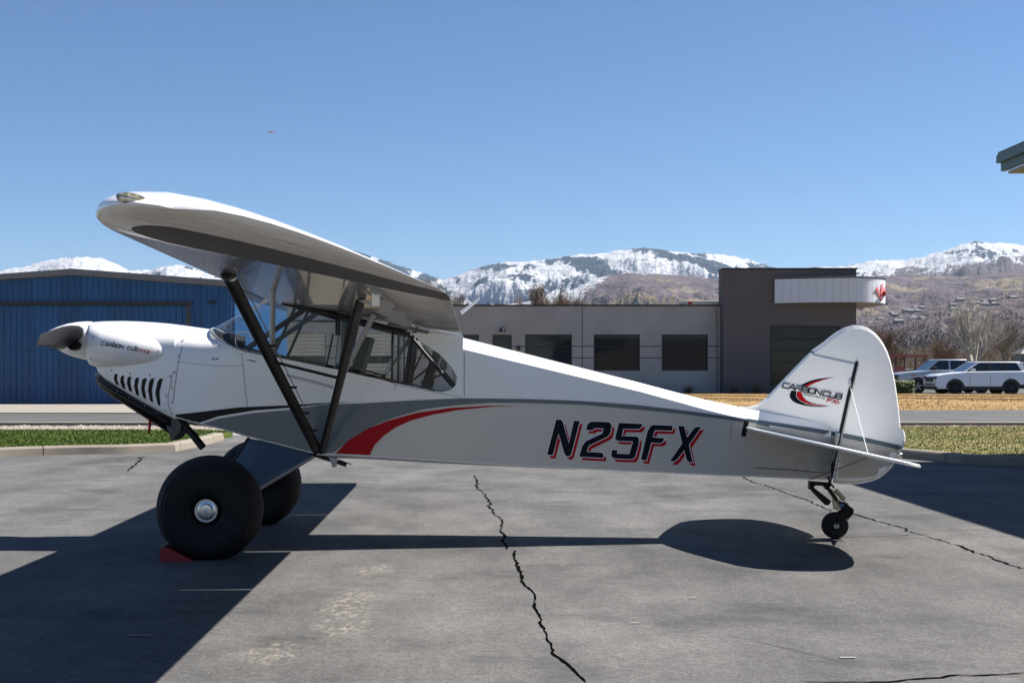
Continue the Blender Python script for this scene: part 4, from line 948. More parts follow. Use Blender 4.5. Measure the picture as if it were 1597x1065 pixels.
# curved canopy of ribbed metal wrapping the corner
cn=thing('curved_canopy','white ribbed metal canopy curving around the corner of the charcoal block','canopy',(fx(1290),TYF,H+(CY-473)*TYF/F))
path=[]
XA=fx(1207); 
for k in range(11): path.append((lerp(XA,fx(1325),k/10),TYF-lerp(.15,1.25,math.sin(k/10*math.pi/2))))
ex,ey=fx(1325),TYF+2.6; 
for k in range(1,13): a=math.pi/2*k/12; path.append((ex+2.58*math.sin(a),ey-3.85*math.cos(a)))
for k in range(1,6): path.append((ex+2.58,ey+k*.9))
zb_=lambda x:H+(CY-473)*TYF/F; zt_=zb_(0)+1.36
dens=[path[0]]; acc=0
for a,b in zip(path,path[1:]):
    a=Vector(a);b=Vector(b);n=max(1,round((b-a).length/.34))
    for k in range(1,n+1): dens.append(tuple(a.lerp(b,k/n)))
for (xa,ya),(xb,yb) in zip(dens,dens[1:]):
    d=(Vector((xb,yb))-Vector((xa,ya))).normalized(); nx,ny=d.y,-d.x; g=.003; o1=(xa+d.x*g,ya+d.y*g); o2=(xb-d.x*g,yb-d.y*g)
    v=[]
    for z in (zb_(0),zt_):
        for (x,y),off in ((o1,0),((lerp(o1[0],o2[0],.12),lerp(o1[1],o2[1],.12)),.012),((lerp(o1[0],o2[0],.88),lerp(o1[1],o2[1],.88)),.012),(o2,0)): v.append((x+nx*off,y+ny*off,z))
    MB().add(v,[(0,1,5,4),(1,2,6,5),(2,3,7,6)]).build('canopy_panel',M['wmetal'],cn,fix=False)
inner=[(TX1-.1,TYF+7),(TX1-.1,TYF-.01),(XA,TYF-.01)]
MB().slab(dens+inner,zb_(0)+.03,zb_(0)+.06).build('soffit',mat('tan_soffit',(.36,.30,.22),.8),cn)
MB().slab(dens+inner,zt_-.06,zt_-.03).build('canopy_roof',M['cap'],cn)
cp_=MB(); cp_.tube([(x,y,zt_+.03) for x,y in dens],.05,6); cp_.build('canopy_edge',M['cap'],cn)
# red script sign on the canopy
cpb=MB()
for (xa,ya),(xb,yb) in zip(dens,dens[1:]): cpb.add([(xa,ya,zb_(0)),(xb,yb,zb_(0)),(xb,yb,zt_),(xa,ya,zt_)],[(0,1,2,3)])
B_can=bvh(cpb); sg=MB(); M['sign']=mat('red_sign_letters',(.70,.20,.20),.5)
def cpoly(poly,nm):
    vs=[cast(B_can,x,y,.16,70) for x,y in poly]; vb=[cast(B_can,x,y,.06,70) for x,y in poly]; n=len(poly)
    return MB().add(vs+vb,[tuple(range(n)),tuple(range(2*n-1,n-1,-1))]+[(k,(k+1)%n,(k+1)%n+n,k+n) for k in range(n)])
sgr=thing('red_script_sign','red script lettering mounted on the end of the white canopy','sign',tuple(cast(B_can,1375,455,.1,70)))
for q in ([(1366,450),(1369,446),(1373,463),(1375,443),(1377.5,441.5),(1376,467),(1374,470)],[(1377.6,452),(1379,447),(1380,449),(1378.8,462),(1377.4,464)],[(1380,455),(1381,445),(1382.2,446),(1381.6,460),(1380.2,462)]):
    cpoly(q,'l').build('sign_letter',M['sign'],sgr)
# roof unit, wall lamps
ac=thing('rooftop_unit','pale rooftop air unit above the grey wall beside the tower','air unit',(bx(1095),BY+3,ZT-.1))
S3=(BY+3)/BY; MB().box(bx(1068)*S3,bx(1123)*S3,BY+3,BY+5,ZT-.1,H+(CY-469)*(BY+3)/F).build('unit_body',mat('beige_unit',(.50,.47,.38),.6),ac,bevel=.03)
MB().box(bx(1073)*S3,bx(1079)*S3,BY+2.97,BY+3.0,H+(CY-474.5)*(BY+3)/F,H+(CY-471)*(BY+3)/F).build('unit_label',M['red'],ac)
MB().box(bx(1060)*S3,bx(1067)*S3,BY+3.2,BY+4,ZT-.1,H+(CY-472)*(BY+3)/F).build('unit_vent',M['grey'],ac)
wl=thing('wall_lamp','small dark cone lamp on the grey wall above the narrow window','lamp',(bx(783),BY,bz(518)))
MB().lathe([(.10,-.12),(.17,-.10),(.12,.10),(.05,.16)],(bx(783),BY-.22,bz(515)),'z',14).build('lamp_shade',M['cap'],wl,smooth=40); MB().box(bx(782),bx(784),BY-.2,BY+.0,bz(513),bz(512)).build('lamp_arm',M['cap'],wl)
MB().lathe([(.08,-.02),(.09,.02)],(bx(783),BY-.22,bz(518.5)),'z',12).build('lamp_lens',M['wmetal'],wl)
bxm=thing('wall_box','small dark utility box on the grey wall left of the wide windows','utility box',(bx(809),BY,bz(545)))
MB().box(bx(806),bx(811.5),BY-.12,BY-.002,bz(546),bz(539.5)).build('box_body',M['cap'],bxm,bevel=.01); MB().box(bx(807),bx(810.5),BY-.14,BY-.12,bz(545),bz(541)).build('box_door',M['bluedark'],bxm)

# ---- building at right with green eave, its shadow falls on the lot
gr=thing('green_eaved_building','tan building with green metal eave entering the frame at upper right','building',(9.6,12,0))
M['eave']=mat('green_metal_trim',(.085,.14,.125),.45); M['tan']=mat('tan_siding',(.40,.33,.25),.8)
EXX,EY0,EY1,EZ=8.17,-8.0,19.7,4.62
ry=lambda y:(EY1-y)*.012
def strip(nm,x0,x1,z0,z1,y1,m):
    v=[]
    for y in (EY0,y1):
        q=ry(y); v+=[(x0,y,z0+q),(x1,y,z0+q),(x1,y,z1+q),(x0,y,z1+q)]
    MB().add(v,[(3,2,1,0),(4,5,6,7),(0,1,5,4),(1,2,6,5),(2,3,7,6),(3,0,4,7)]).build(nm,m,gr)
strip('gutter',EXX,EXX+.12,EZ-.02,EZ+.10,EY1,M['eave']); strip('fascia',EXX+.06,EXX+.14,EZ-.15,EZ-.02,EY1-.03,M['eave']); strip('soffit',EXX+.14,EXX+1.0,EZ-.2,EZ-.16,EY1-.12,M['tan']); strip('soffit_trim',EXX+.30,EXX+.40,EZ-.265,EZ-.2,EY1-.35,M['eave'])
v=[]
for y in (EY0,EY1-.01): q=ry(y); v+=[(EXX+.02,y,EZ+.11+q),(EXX+9,y,EZ+2.3+q),(EXX+9,y,EZ+2.36+q),(EXX+.02,y,EZ+.15+q)]
MB().add(v,[(3,2,1,0),(4,5,6,7),(0,1,5,4),(1,2,6,5),(2,3,7,6),(3,0,4,7)]).build('roof',M['eave'],gr)
MB().box(EXX+1.0,EXX+16,EY0+.5,EY1-.7,0,EZ-.16).build('wall',M['tan'],gr)

# ================================================================== vehicles
M['tint']=mat('tinted_car_glass',(.012,.016,.02),.06,vary=.05,coat=.3); M['cladding']=mat('black_cladding',(.018,.018,.02),.6); M['carwhite']=mat('white_car_paint',(.72,.73,.76),.25,coat=.7,vary=.02)
M['carsilver']=mat('silver_car_paint',(.42,.44,.45),.3,metal=.4,coat=.6,vary=.03); M['carred']=mat('red_car_paint',(.28,.012,.02),.3,coat=.5); M['lamp']=mat('clear_lamp',(.5,.5,.5),.1,metal=.3,coat=1); M['amber']=mat('amber_lens',(.7,.16,.03),.3); M['redlens']=mat('red_lens',(.4,.02,.02),.25)
def car(name,label,cat,loc,paint,prof,roof,width,wheels,wr,cab,glass,pillars,rim,extra=None,belt=.98):
    """front of the car towards -x; prof: lower body outline (x,z); cab: (front base, front top, rear top, rear base) x; glass: (x0,x1) list of side panes"""
    c=thing(name,label,cat,loc,0,None,True); hwid=width/2
    # body: loft across the width with rounded shoulders
    rings=[]
    for f,sh in ((-1,.10),(-.985,.03),(-.93,0),(.93,0),(.985,.03),(1,.10)):
        cx=sum(p[0] for p in prof)/len(prof); rings.append([(x-(.25*sh)*(1 if x>cx else -1)*4*.3, f*hwid, z-(sh*.6 if z>belt-.25 else 0)+(sh*.4 if z<.35 else 0)) for x,z in prof])
    body=MB().loft(rings).build('body',paint,c,smooth=50,bevel=.05)
    bf,tf,tr,br=cab; zt=roof; zb=belt-.05; iw=hwid*.93; tw=hwid*.80
    def cabring(off): 
        return [[(bf,-iw+off,zb),(br,-iw+off,zb),(br,iw-off,zb),(bf,iw-off,zb)],[(tf,-tw+off,zt-.05),(tr,-tw+off,zt-.05),(tr,tw-off,zt-.05),(tf,tw-off,zt-.05)]]
    gl=MB().loft(cabring(.02)).build('window_glass',M['tint'],c)
    rf=MB(); r=[]
    for z,i,e in ((zt-.07,0,0.03),(zt-.015,.03,0),(zt,.12,-.08)): r.append([(tf-e,-tw+i,z),(tr+e,-tw+i,z),(tr+e,tw-i,z),(tf-e,tw-i,z)])
    rf.loft(r); rf.build('roof',paint,c,smooth=60,bevel=.03)
    for xb,xt,wd,pm in pillars:
        for s in (-1,1):
            p=MB(); y0,y1=s*(iw+.004),s*(tw+.012); p.add([(xb-wd,y0,zb),(xb+wd,y0,zb),(xt+wd,y1,zt-.05),(xt-wd,y1,zt-.05),(xb-wd,y0-s*.06,zb),(xb+wd,y0-s*.06,zb),(xt+wd,y1-s*.06,zt-.05),(xt-wd,y1-s*.06,zt-.05)],[(0,1,2,3),(7,6,5,4),(0,4,5,1),(1,5,6,2),(2,6,7,3),(3,7,4,0)])
            p.build('pillar',pm or paint,c)
    for x in wheels:
        for s in (-1,1):
            a=MB(); n=16; ro,ri=wr+.12,wr+.03; v=[]
            for y in (s*(hwid-.10),s*(hwid+.015)):
                for rr in (ro,ri): v+=[(x+rr*math.cos(math.pi*k/n),y,wr+rr*math.sin(math.pi*k/n)) for k in range(n+1)]
            m=n+1; f=[]
            for k in range(n): f+=[(k,k+1,m+k+1,m+k),(2*m+k,3*m+k,3*m+k+1,2*m+k+1),(k,2*m+k,2*m+k+1,k+1),(m+k,m+k+1,3*m+k+1,3*m+k)]
            a.add(v,f); a.build('wheel_arch',M['cladding'],c,smooth=30)
            MB().lathe([(0,-.06),(wr+.028,-.06),(wr+.028,.03)],(x,s*(hwid-.05),wr),'y',24).build('arch_liner',M['cap'],c)
            t=MB(); t.lathe([(wr*.6,-.12),(wr*.93,-.12),(wr,-.08),(wr,.08),(wr*.93,.12),(wr*.6,.12)],(x,s*(hwid-.10),wr),'y',28); t=t.build('wheel',M['rubber'],c,smooth=40)
            rm=MB(); rm.lathe([(wr*.62,0),(wr*.62,.02),(wr*.55,.0)],(x,s*(hwid-.10)+s*.09,wr),'y',24)
            for k in range(5):
                aa=2*math.pi*k/5+.3; d=Vector((math.cos(aa),0,math.sin(aa))); q=Vector((x,s*(hwid-.10)+s*.125,wr)); rm.tube([q,q+d*wr*.6],[.05,.04],6)
            rm.build('rim',rim,t)
    return c
sp=[(-2.42,.32),(-2.50,.46),(-2.53,.70),(-2.50,.92),(-2.40,1.04),(-2.15,1.11),(-1.7,1.16),(-1.25,1.20),(-.95,1.24),(.5,1.255),(2.10,1.27),(2.36,1.22),(2.47,1.08),(2.53,.85),(2.52,.55),(2.44,.34)]
suv=car('parked_suv','white three-row SUV with black wheels parked behind the dry lawn','suv',(26.75,67.0,-.01),M['carwhite'],sp,1.77,1.96,(-1.52,1.42),.375,(-1.05,-.22,1.98,2.40),None,((-1.0,-.22,.05,None),(.28,.34,.035,M['cladding']),(1.25,1.25,.03,M['cladding']),(2.20,1.90,.15,None)),M['cladding'],belt=1.27)
hwv=.98
MB().box(-1.1,1.0,-hwv-.012,-hwv+.05,.30,.46).build('side_skirt',M['cladding'],suv); MB().box(-2.54,-2.40,-.80,.80,.28,.46).build('bumper',M['cladding'],suv); MB().box(1.85,2.54,-hwv-.008,-hwv+.1,.34,.56).build('rear_bumper',M['cladding'],suv)
MB().box(-2.55,-2.44,-.52,.52,.70,.95).build('grille',M['cap'],suv); MB().box(-2.545,-2.44,-.70,.70,.52,.60).build('lower_grille',M['cap'],suv)
for s in (-1,1):
    MB().box(-2.51,-2.30,s*.78-.14,s*.78+.14,.66,.98).build('headlight',M['bluedark'],suv); MB().box(2.44,2.55,s*.86-.1,s*.86+.1,.72,1.1).build('tail_light',M['redlens'],suv)
    MB().box(-.72,-.52,s*1.07-.1,s*1.07+.1,1.24,1.38).build('mirror',M['carwhite'],suv,bevel=.03)
    for x in (.25,1.25): MB().box(x-.12,x+.12,s*(hwv+.012)-.02,s*(hwv+.012)+.02,1.0,1.035).build('door_handle',M['carwhite'],suv)
    for x in (-.75,.33,1.36): MB().box(x-.008,x+.008,s*(hwv+.0015)-.003,s*(hwv+.0015)+.003,.5,1.02).build('door_gap',M['seam'],suv)
    MB().tube([(-.1,s*.70,1.785),(1.8,s*.70,1.785)],.02,6).build('roof_rail',M['cladding'],suv)
MB().box(2.0,2.38,-.66,.66,1.68,1.73).build('spoiler',M['carwhite'],suv,bevel=.02)
pp=[(-2.80,.46),(-2.88,.60),(-2.92,.85),(-2.86,1.06),(-2.72,1.15),(-2.3,1.21),(-1.5,1.27),(-1.2,1.31),(1.2,1.33),(2.80,1.30),(2.88,1.15),(2.88,.55),(2.80,.48)]
pk=car('parked_pickup','silver crew-cab pickup truck parked just left of the white SUV','pickup',(26.95,72.2,-.01),M['carsilver'],pp,1.93,1.94,(-1.85,1.75),.40,(-1.40,-.62,.98,1.20),None,((-1.34,-.62,.05,None),(-.02,.0,.05,None),(1.12,.98,.10,None)),M['grey'],belt=1.32)
MB().box(-2.92,-2.80,-.62,.62,.70,1.05).build('grille',M['cap'],pk); MB().box(-2.95,-2.7,-.94,.94,.46,.62).build('bumper',M['cladding'],pk); MB().box(1.3,2.75,-.80,.80,1.0,1.335).build('bed',M['cap'],pk)
for s in (-1,1):
    MB().box(-2.88,-2.66,s*.80-.14,s*.80+.14,.84,1.05).build('headlight',M['lamp'],pk); MB().box(-2.25,-1.95,s*.975-.008,s*.975+.008,1.0,1.06).build('side_marker',M['amber'],pk)
    MB().box(-1.05,-.85,s*1.05-.09,s*1.05+.09,1.30,1.48).build('mirror',M['cladding'],pk,bevel=.03)
rt=car('red_work_truck','red work truck with overhead ladder rack behind the silver pickup','truck',(25.9,80.5,-.01),M['carred'],[(-2.75,.5),(-2.8,.8),(-2.7,1.1),(-1.4,1.2),(2.7,1.2),(2.75,.5)],1.9,1.95,(-1.8,1.75),.4,(-1.3,-.7,.3,.5),None,((-1.25,-.7,.05,None),(.42,.3,.1,None)),M['grey'],belt=1.2)
for s in (-1,1):
    MB().box(-.2,2.75,s*.85-.05,s*.85+.05,2.12,2.25).build('ladder_rail',M['carred'],rt)
    for x in (-.1,1.3,2.6): MB().box(x-.04,x+.04,s*.85-.04,s*.85+.04,1.15,2.12).build('rack_post',M['cap'],rt)
for x in [ -.1+k*.35 for k in range(8)]: MB().box(x-.03,x+.03,-.8,.8,2.15,2.21).build('ladder_rung',M['carred'],rt)
MB().box(.7,1.3,-.96,-.6,1.21,1.55).build('tool_box',M['carred'],rt); MB().box(2.0,2.4,-.9,-.5,1.21,1.42).build('tool_box',M['cap'],rt)

# ================================================================== planting, fence, far things
def branch_tree(seed,h,r0,levels=5,spread=.55,upw=.25,kids=(3,4)):
    rd=random.Random(seed); tr=MB(); cr=MB()
    def grow_(p,d,L,r,lv):
        n=3; pts=[p]; dd=d.copy()
        for k in range(n): dd=(dd+Vector((rd.gauss(0,.12),rd.gauss(0,.12),rd.gauss(0,.06)+upw*.12))).normalized(); pts.append(pts[-1]+dd*L/n)
        (tr if lv<2 else cr).tube(pts,[r*(1-.45*k/n) for k in range(n+1)],6 if lv<1 else (4 if lv<3 else 3),cap=False)
        if lv>=levels: return
        for k in range(rd.randint(*kids)+(1 if lv==0 else 0)):
            t=rd.uniform(.45,1.0) if lv else rd.uniform(.35,1.0); i=min(n-1,int(t*n)); q=pts[i].lerp(pts[i+1],t*n-i)
            a=rd.uniform(0,6.283); s=spread*rd.uniform(.6,1.3); nd=(dd+Vector((math.cos(a)*s,math.sin(a)*s,rd.uniform(-.1,.35)))).normalized()
            grow_(q,nd,L*rd.uniform(.55,.8),r*.52,lv+1)
        grow_(pts[-1],dd,L*.7,r*.55,lv+1)
    grow_(Vector((0,0,-.1)),Vector((0,0,1)),h*.34,r0,0)
    return tr,cr
M['pale_bark']=mat('pale_bark',(.46,.42,.36),.9,vary=.25,scale=3); M['brown_bark']=mat('brown_twigs',(.16,.11,.075),.95,vary=.3,scale=2); M['grey_bark']=mat('grey_twigs',(.20,.165,.13),.95,vary=.3,scale=2)
def place_tree(name,label,px,Y,top,seed,m,r0=.16,group='bare trees',**k):
    x=(px-CX)*Y/F; h=H+(CY-top)*Y/F; t=thing(name,label,'tree',(x,Y,-.05),0,group,True); a,b=branch_tree(seed,1,r0/h,**k)
    zm=max(v[2] for v in b.v); s=h/zm
    for mb,nm in ((a,'trunk'),(b,'crown')):
        mb.v=[(p[0]*s,p[1]*s,p[2]*s) for p in mb.v]; mb.build(nm,m,t,fix=False)
    return t
place_tree('bare_tree','tall pale-barked bare tree rising behind the white SUV',1524,100,452,11,M['pale_bark'],.22,spread=.5,kids=(3,5))
place_tree('bare_tree','bare tree with grey twigs at the right edge beyond the SUV',1583,112,474,12,M['grey_bark'],.2,spread=.55,kids=(3,4))
place_tree('bare_tree','brown bare tree showing just right of the fin top',1395,108,505,13,M['brown_bark'],.16,spread=.5,kids=(3,5))
place_tree('bare_tree','bare shrubby tree behind the silver pickup cab',1462,118,520,14,M['brown_bark'],.14,spread=.7,kids=(3,5))
place_tree('bare_tree','brown bare tree above the grey roof near the middle',842,105,430,15,M['brown_bark'],.2,spread=.42,upw=.8,kids=(4,5))
place_tree('bare_tree','second brown bare tree above the grey roof, right of its taller neighbour',872,108,441,16,M['brown_bark'],.18,spread=.42,upw=.8,kids=(4,5))
place_tree('bare_tree','thin bare tree above the grey roof beside the wing trailing edge',708,104,428,17,M['grey_bark'],.2,spread=.4,upw=.8,kids=(4,5))
place_tree('bare_tree','bare tree seen left of the wing root antenna above the roof',718,110,447,18,M['brown_bark'],.15,spread=.4,upw=.8,kids=(3,5))
def wood(name,label,spots,seed,m):
    mb=MB(); rd=random.Random(seed); protos=[branch_tree(seed+k,1,.012,3,.6,.3,(3,4)) for k in range(4)]
    for x,y,h in spots:
        a,b=rd.choice(protos); r=rd.uniform(0,6.28); c,s=math.cos(r),math.sin(r)
        for q in (a,b): mb.add([((p[0]*c-p[1]*s)*h*1.2+x,(p[0]*s+p[1]*c)*h*1.2+y,p[2]*h*.95-.1) for p in q.v],q.f)
    return tag(mb.build(name,m,fix=False),label,'trees',kind='stuff')
rd=random.Random(5)
wood('bare_thicket','brown leafless thicket of distant trees beyond the car park',[(lambda Y:((rd.uniform(1330,1640)-CX)*Y/F,Y,rd.uniform(3.5,6.5)*Y/170))(rd.uniform(125,300)) for _ in range(150)],21,M['brown_bark'])
wood('grey_thicket','grey leafless thicket of distant trees beyond the car park',[(lambda Y:((rd.uniform(1330,1640)-CX)*Y/F,Y,rd.uniform(4,8)*Y/190))(rd.uniform(140,420)) for _ in range(150)],31,M['grey_bark'])
# hedge
hx=thing('clipped_hedge','small clipped green box hedge between the fin and the pickup','hedge',((1408-CX)*62.5/F,62.5,0)); hc=((1408-CX)*62.5/F,62.5)
lv=MB(); rd=random.Random(9)
for _ in range(2600):
    x,y,z=rd.uniform(-.95,.42),rd.uniform(-.45,.45),rd.uniform(.0,.74); 
    ax=rd.randint(0,2)
    if ax==0: x=rd.choice((-.95,.42))+rd.gauss(0,.03)
    elif ax==1: y=rd.choice((-.45,.45))+rd.gauss(0,.03)
    else: z=.74+rd.gauss(0,.03)
    d=Vector((rd.gauss(0,1),rd.gauss(0,1),rd.gauss(0,1))).normalized()*.045; e=d.orthogonal().normalized()*.03; p=Vector((hc[0]+x,hc[1]+y,z)); lv.add([p-d,p+e,p+d,p-e],[(0,1,2,3)])
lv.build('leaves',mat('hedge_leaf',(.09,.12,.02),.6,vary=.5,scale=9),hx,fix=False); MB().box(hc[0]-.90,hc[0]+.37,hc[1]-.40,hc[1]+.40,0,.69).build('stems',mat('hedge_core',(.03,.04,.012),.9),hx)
def shrub(label,px,py,Y,s,m,seed):
    t=thing('shrub',label,'shrub',((px-CX)*Y/F,Y,0),0,'shrubs along the grey wall',True); rd=random.Random(seed); mb=MB()
    for _ in range(130):
        d=Vector((rd.gauss(0,.6),rd.gauss(0,.6),rd.uniform(.5,1.2))).normalized(); q=Vector((rd.gauss(0,.1*s),rd.gauss(0,.1*s),0)); L=s*rd.uniform(.6,1.1); mb.tube([q,q+d*L*.5,q+d*L+Vector((0,0,-.05))],[.012,.008,.003],3,cap=False)
    mb.build('twigs',m,t,fix=False)
M['redtwig']=mat('red_twigs',(.17,.075,.06),.9)
shrub('reddish leafless shrub at the wall below the third window',1017,600,71.2,.55,M['redtwig'],1); shrub('dark leafless shrub at the wall left of the charcoal block',1074,606,71.2,.55,M['brown_bark'],2)
shrub('round dark shrub against the charcoal block, left one',1145,606,70.2,.75,M['brown_bark'],3); shrub('round dark shrub against the charcoal block, right one',1180,606,70.2,.8,M['brown_bark'],4)
# railing behind the SUV and slanted pole
fc=thing('pipe_railing','grey pipe railing running behind the parked cars at right','railing',(33,90,0))
for z in (.55,1.35): MB().tube([(27,90,z),(42,90,z)],.035,6).build('rail',M['grey'],fc)
for k in range(8): MB().tube([(27+k*2.1,90,0),(27+k*2.1,90,1.4)],.035,6).build('post',M['grey'],fc)
hs=thing('grey_house','corner of a low grey building half out of frame at the right edge','building',(42,94,0))
MB().box(40.9,46,94,95.2,0,2.5).build('wall',M['fascia'],hs); MB().add([(40.7,93.7,2.5),(46.6,93.7,2.5),(46.6,95.5,2.5),(40.7,95.5,2.5),(41.5,94.6,3.1),(45.5,94.6,3.1)],[(0,1,5,4),(1,2,5),(2,3,4,5),(3,0,4),(3,2,1,0)]).build('roof',M['fascia'],hs); MB().box(41.0,41.6,93.95,94.0,.9,2.1).build('window',M['bglass'],hs)
pl=thing('slanted_pole','long pale pole slanting up to the right beyond the SUV','pole',((1530-CX)*88/F,88,0))
MB().tube([W(1531,543,88),W(1600,505,88)],.035,6).build('pole_arm',M['grey_bark'],pl); MB().tube([((1531-CX)*88/F,88,0),W(1531,541,88)],.035,6).build('pole_post',M['grey_bark'],pl)
# tiny aircraft in the sky
af=thing('distant_aircraft','tiny distant aircraft high in the blue sky above the wing','aircraft',tuple(W(423,206,1500)),.5,None,True)
MB().tube([(-3.6,0,0),(-2,0,.1),(1,0,.1),(3.6,0,.25)],[.3,.6,.5,.15],8).build('fuselage',M['carred'],af); MB().box(-1.4,.1,-5.2,5.2,.5,.65).build('wing',M['carwhite'],af); MB().box(2.9,3.7,-1.6,1.6,.25,.35).build('tailplane',M['carwhite'],af); MB().box(2.9,3.8,-.06,.06,.3,1.6).build('fin',M['carred'],af)

# ================================================================== mountains
def perlin(x,y,seed):
    r=np.random.default_rng(seed); g=r.uniform(0,2*np.pi,(256,256)); gx,gy=np.cos(g),np.sin(g)
    xi=np.floor(x).astype(int); yi=np.floor(y).astype(int); xf=x-xi; yf=y-yi; u=xf**3*(xf*(xf*6-15)+10); v=yf**3*(yf*(yf*6-15)+10)
    def d(i,j): a=(xi+i)&255; b=(yi+j)&255; return gx[a,b]*(xf-i)+gy[a,b]*(yf-j)
    return (d(0,0)*(1-u)+d(1,0)*u)*(1-v)+(d(0,1)*(1-u)+d(1,1)*u)*v
def fbm(x,y,o,seed,ridge=False,gain=.5):
    s=0;a=1;t=0
    for k in range(o):
        n=perlin(x*2**k+17.3*k,y*2**k+9.1*k,seed+k); s=s+a*((1-2*np.abs(n)) if ridge else n); t+=a; a*=gain
    return s/t
SKX=[-260,-120,0,30,70,110,130,160,190,200,235,262,290,320,345,400,470,540,600,650,690,715,750,790,850,890,905,940,1000,1030,1080,1130,1170,1205,1240,1270,1300,1320,1350,1390,1410,1440,1480,1500,1520,1545,1560,1597,1700,1860]
SKY_=[405,412,420,414,404,398,397,399,413,418,417.5,412,411,423,430,408,395,385,403,420,433,426,413,406,403,396,394,392,383,386,391,394,402,415,418,413.5,414,411,404,401.5,403,397,385,377,372.5,375,374,379,385,400]
FTX=[-260,0,300,560,700,760,800,860,900,930,980,1010,1040,1090,1128,1180,1240,1300,1340,1380,1410,1450,1500,1560,1597,1700,1860]
FTY=[480,485,480,478,478,476,472,462,448,434,424,425,428,431,434,440,446,446,440,428,432,428,430,424,420,425,430]
VLX=[-260,700,1200,1340,1450,1597,1860]; VLY=[560,556,545,500,478,455,450]
cols=np.arange(-260,1861,2.0); nrow=300; Yr=np.geomspace(420,13500,nrow)
PX,YY=np.meshgrid(cols,Yr); XX=(PX-CX)*YY/F
YF,YFAR=5200.,9600.
hs_=lambda px,X,Yv,D: (CY-np.interp(px,X,Yv))*D/F
hv=hs_(PX,VLX,VLY,2600.); hf=hs_(PX,FTX,FTY,YF); hr=hs_(PX,SKX,SKY_,YFAR)
sm=lambda t: np.clip(t,0,1)**2*(3-2*np.clip(t,0,1))
XS=XX+.45*YY
n1=fbm(XS/1100,YY/1900,6,40,True); n2=fbm(XS/380,YY/620,6,60,True,.55); n3=fbm(XX/130,YY/170,5,80); n4=fbm(XX/2300,YY/2300,4,90)
tv=(YY-420)/(2600-420); zv=hv*np.where(tv<1,np.clip(tv,0,1)**1.15,1)+n3*26*np.clip(tv,0,1)
tf=np.clip((YY-1500)/(YF-1500),0,1.6); up_=np.where(tf<1,tf**1.05,1-.9*(tf-1)); env=np.clip(tf*(1-tf)*4,0,1)
zf=hf*up_-env*(np.clip(.8-n1,0,1)*300+np.clip(.75-n2,0,1)*150)*np.clip(hf/380,.15,1)+n3*16*np.clip(tf*3,0,1)
tr_=np.clip((YY-4600)/(YFAR-4600),0,1.6); ur=np.where(tr_<1,tr_**.92,1-1.2*(tr_-1)); env2=np.clip(tr_*(1-tr_)*4,0,1)
zr=hr*ur-env2*(np.clip(.85-n1,0,1)*420+np.clip(.8-n2,0,1)*240)*np.clip(hr/700,.3,1)+n3*30*env2+(fbm(XX/70,YY/70,4,95)*26-6)*np.clip(1-np.abs(tr_-1)*6,0,1)
Z=np.maximum(np.maximum(zv,zf),zr); Z=np.where(YY<450,-5,Z)
# keep front slopes under the photographed sky line
cap=H+(CY-np.interp(PX,SKX,SKY_))*YY/F; Z=np.where(YY<YFAR*.985,np.minimum(Z,cap-6*YY/F),Z)
fcap=H+(CY-np.interp(PX,FTX,FTY))*YY/F; Z=np.where((YY<YF)&(Z>fcap),fcap-(fcap-Z)*.08,Z)
far=(zr>=np.maximum(zv,zf)).astype(float)
snowline=np.interp(PX,[-260,330,560,760,900,1000,1130,1330,1400,1500,1597,1860],[0,0,100,150,350,480,520,660,730,740,810,830])
slope=np.gradient(Z,axis=1)/np.maximum(1e-3,np.gradient(XX,axis=1))
Zs=np.maximum(hr*ur,np.maximum(hf*up_,hv*np.clip(tv,0,1))); U=(XX*.75+Zs*1.7)/300; V=(Zs*2.2-XX*.4)/300
p1=fbm(U,V,6,200,gain=.58); p2=fbm(U*2.7,V*2.7,5,220,gain=.6); sl=np.clip(slope,-.8,.8)
cover=(Z-snowline)/150+p1*2.2+p2*.8+sl*.35+.35
snow=sm(cover*.5+.5)
raw=p1*.75+p2*.45-sl*.12
frac=np.interp(PX,[-260,330,420,700,1200,1300,1400,1860],[.12,.15,.35,.47,.45,.35,.12,.10])
qs=np.quantile(raw[far>0][::7],np.linspace(0,1,101)); thr=np.interp(1-frac,np.linspace(0,1,101),qs); forest=np.clip(.53+(raw-thr)/.45,0,1)*far
grassm=sm(fbm(XX/300,YY/420,4,140)*2.2+.15+slope*.6)*(1-far)
nr,nc=Z.shape; co=np.stack([XX,YY,Z],-1).reshape(-1,3)
idx=np.arange(nr*nc).reshape(nr,nc); q=np.stack([idx[:-1,:-1],idx[:-1,1:],idx[1:,1:],idx[1:,:-1]],-1).reshape(-1,4)
me=bpy.data.meshes.new('mountains'); me.vertices.add(len(co)); me.vertices.foreach_set('co',co.ravel()); me.loops.add(q.size); me.loops.foreach_set('vertex_index',q.ravel().astype(np.int32)); me.polygons.add(len(q)); me.polygons.foreach_set('loop_start',np.arange(0,q.size,4,dtype=np.int32)); me.polygons.foreach_set('use_smooth',np.ones(len(q),bool)); me.update(calc_edges=True)
at=me.color_attributes.new('cover','FLOAT_COLOR','POINT'); cc=np.stack([snow,forest,grassm,np.ones_like(snow)],-1).reshape(-1,4).astype(np.float32); at.data.foreach_set('color',cc.ravel())
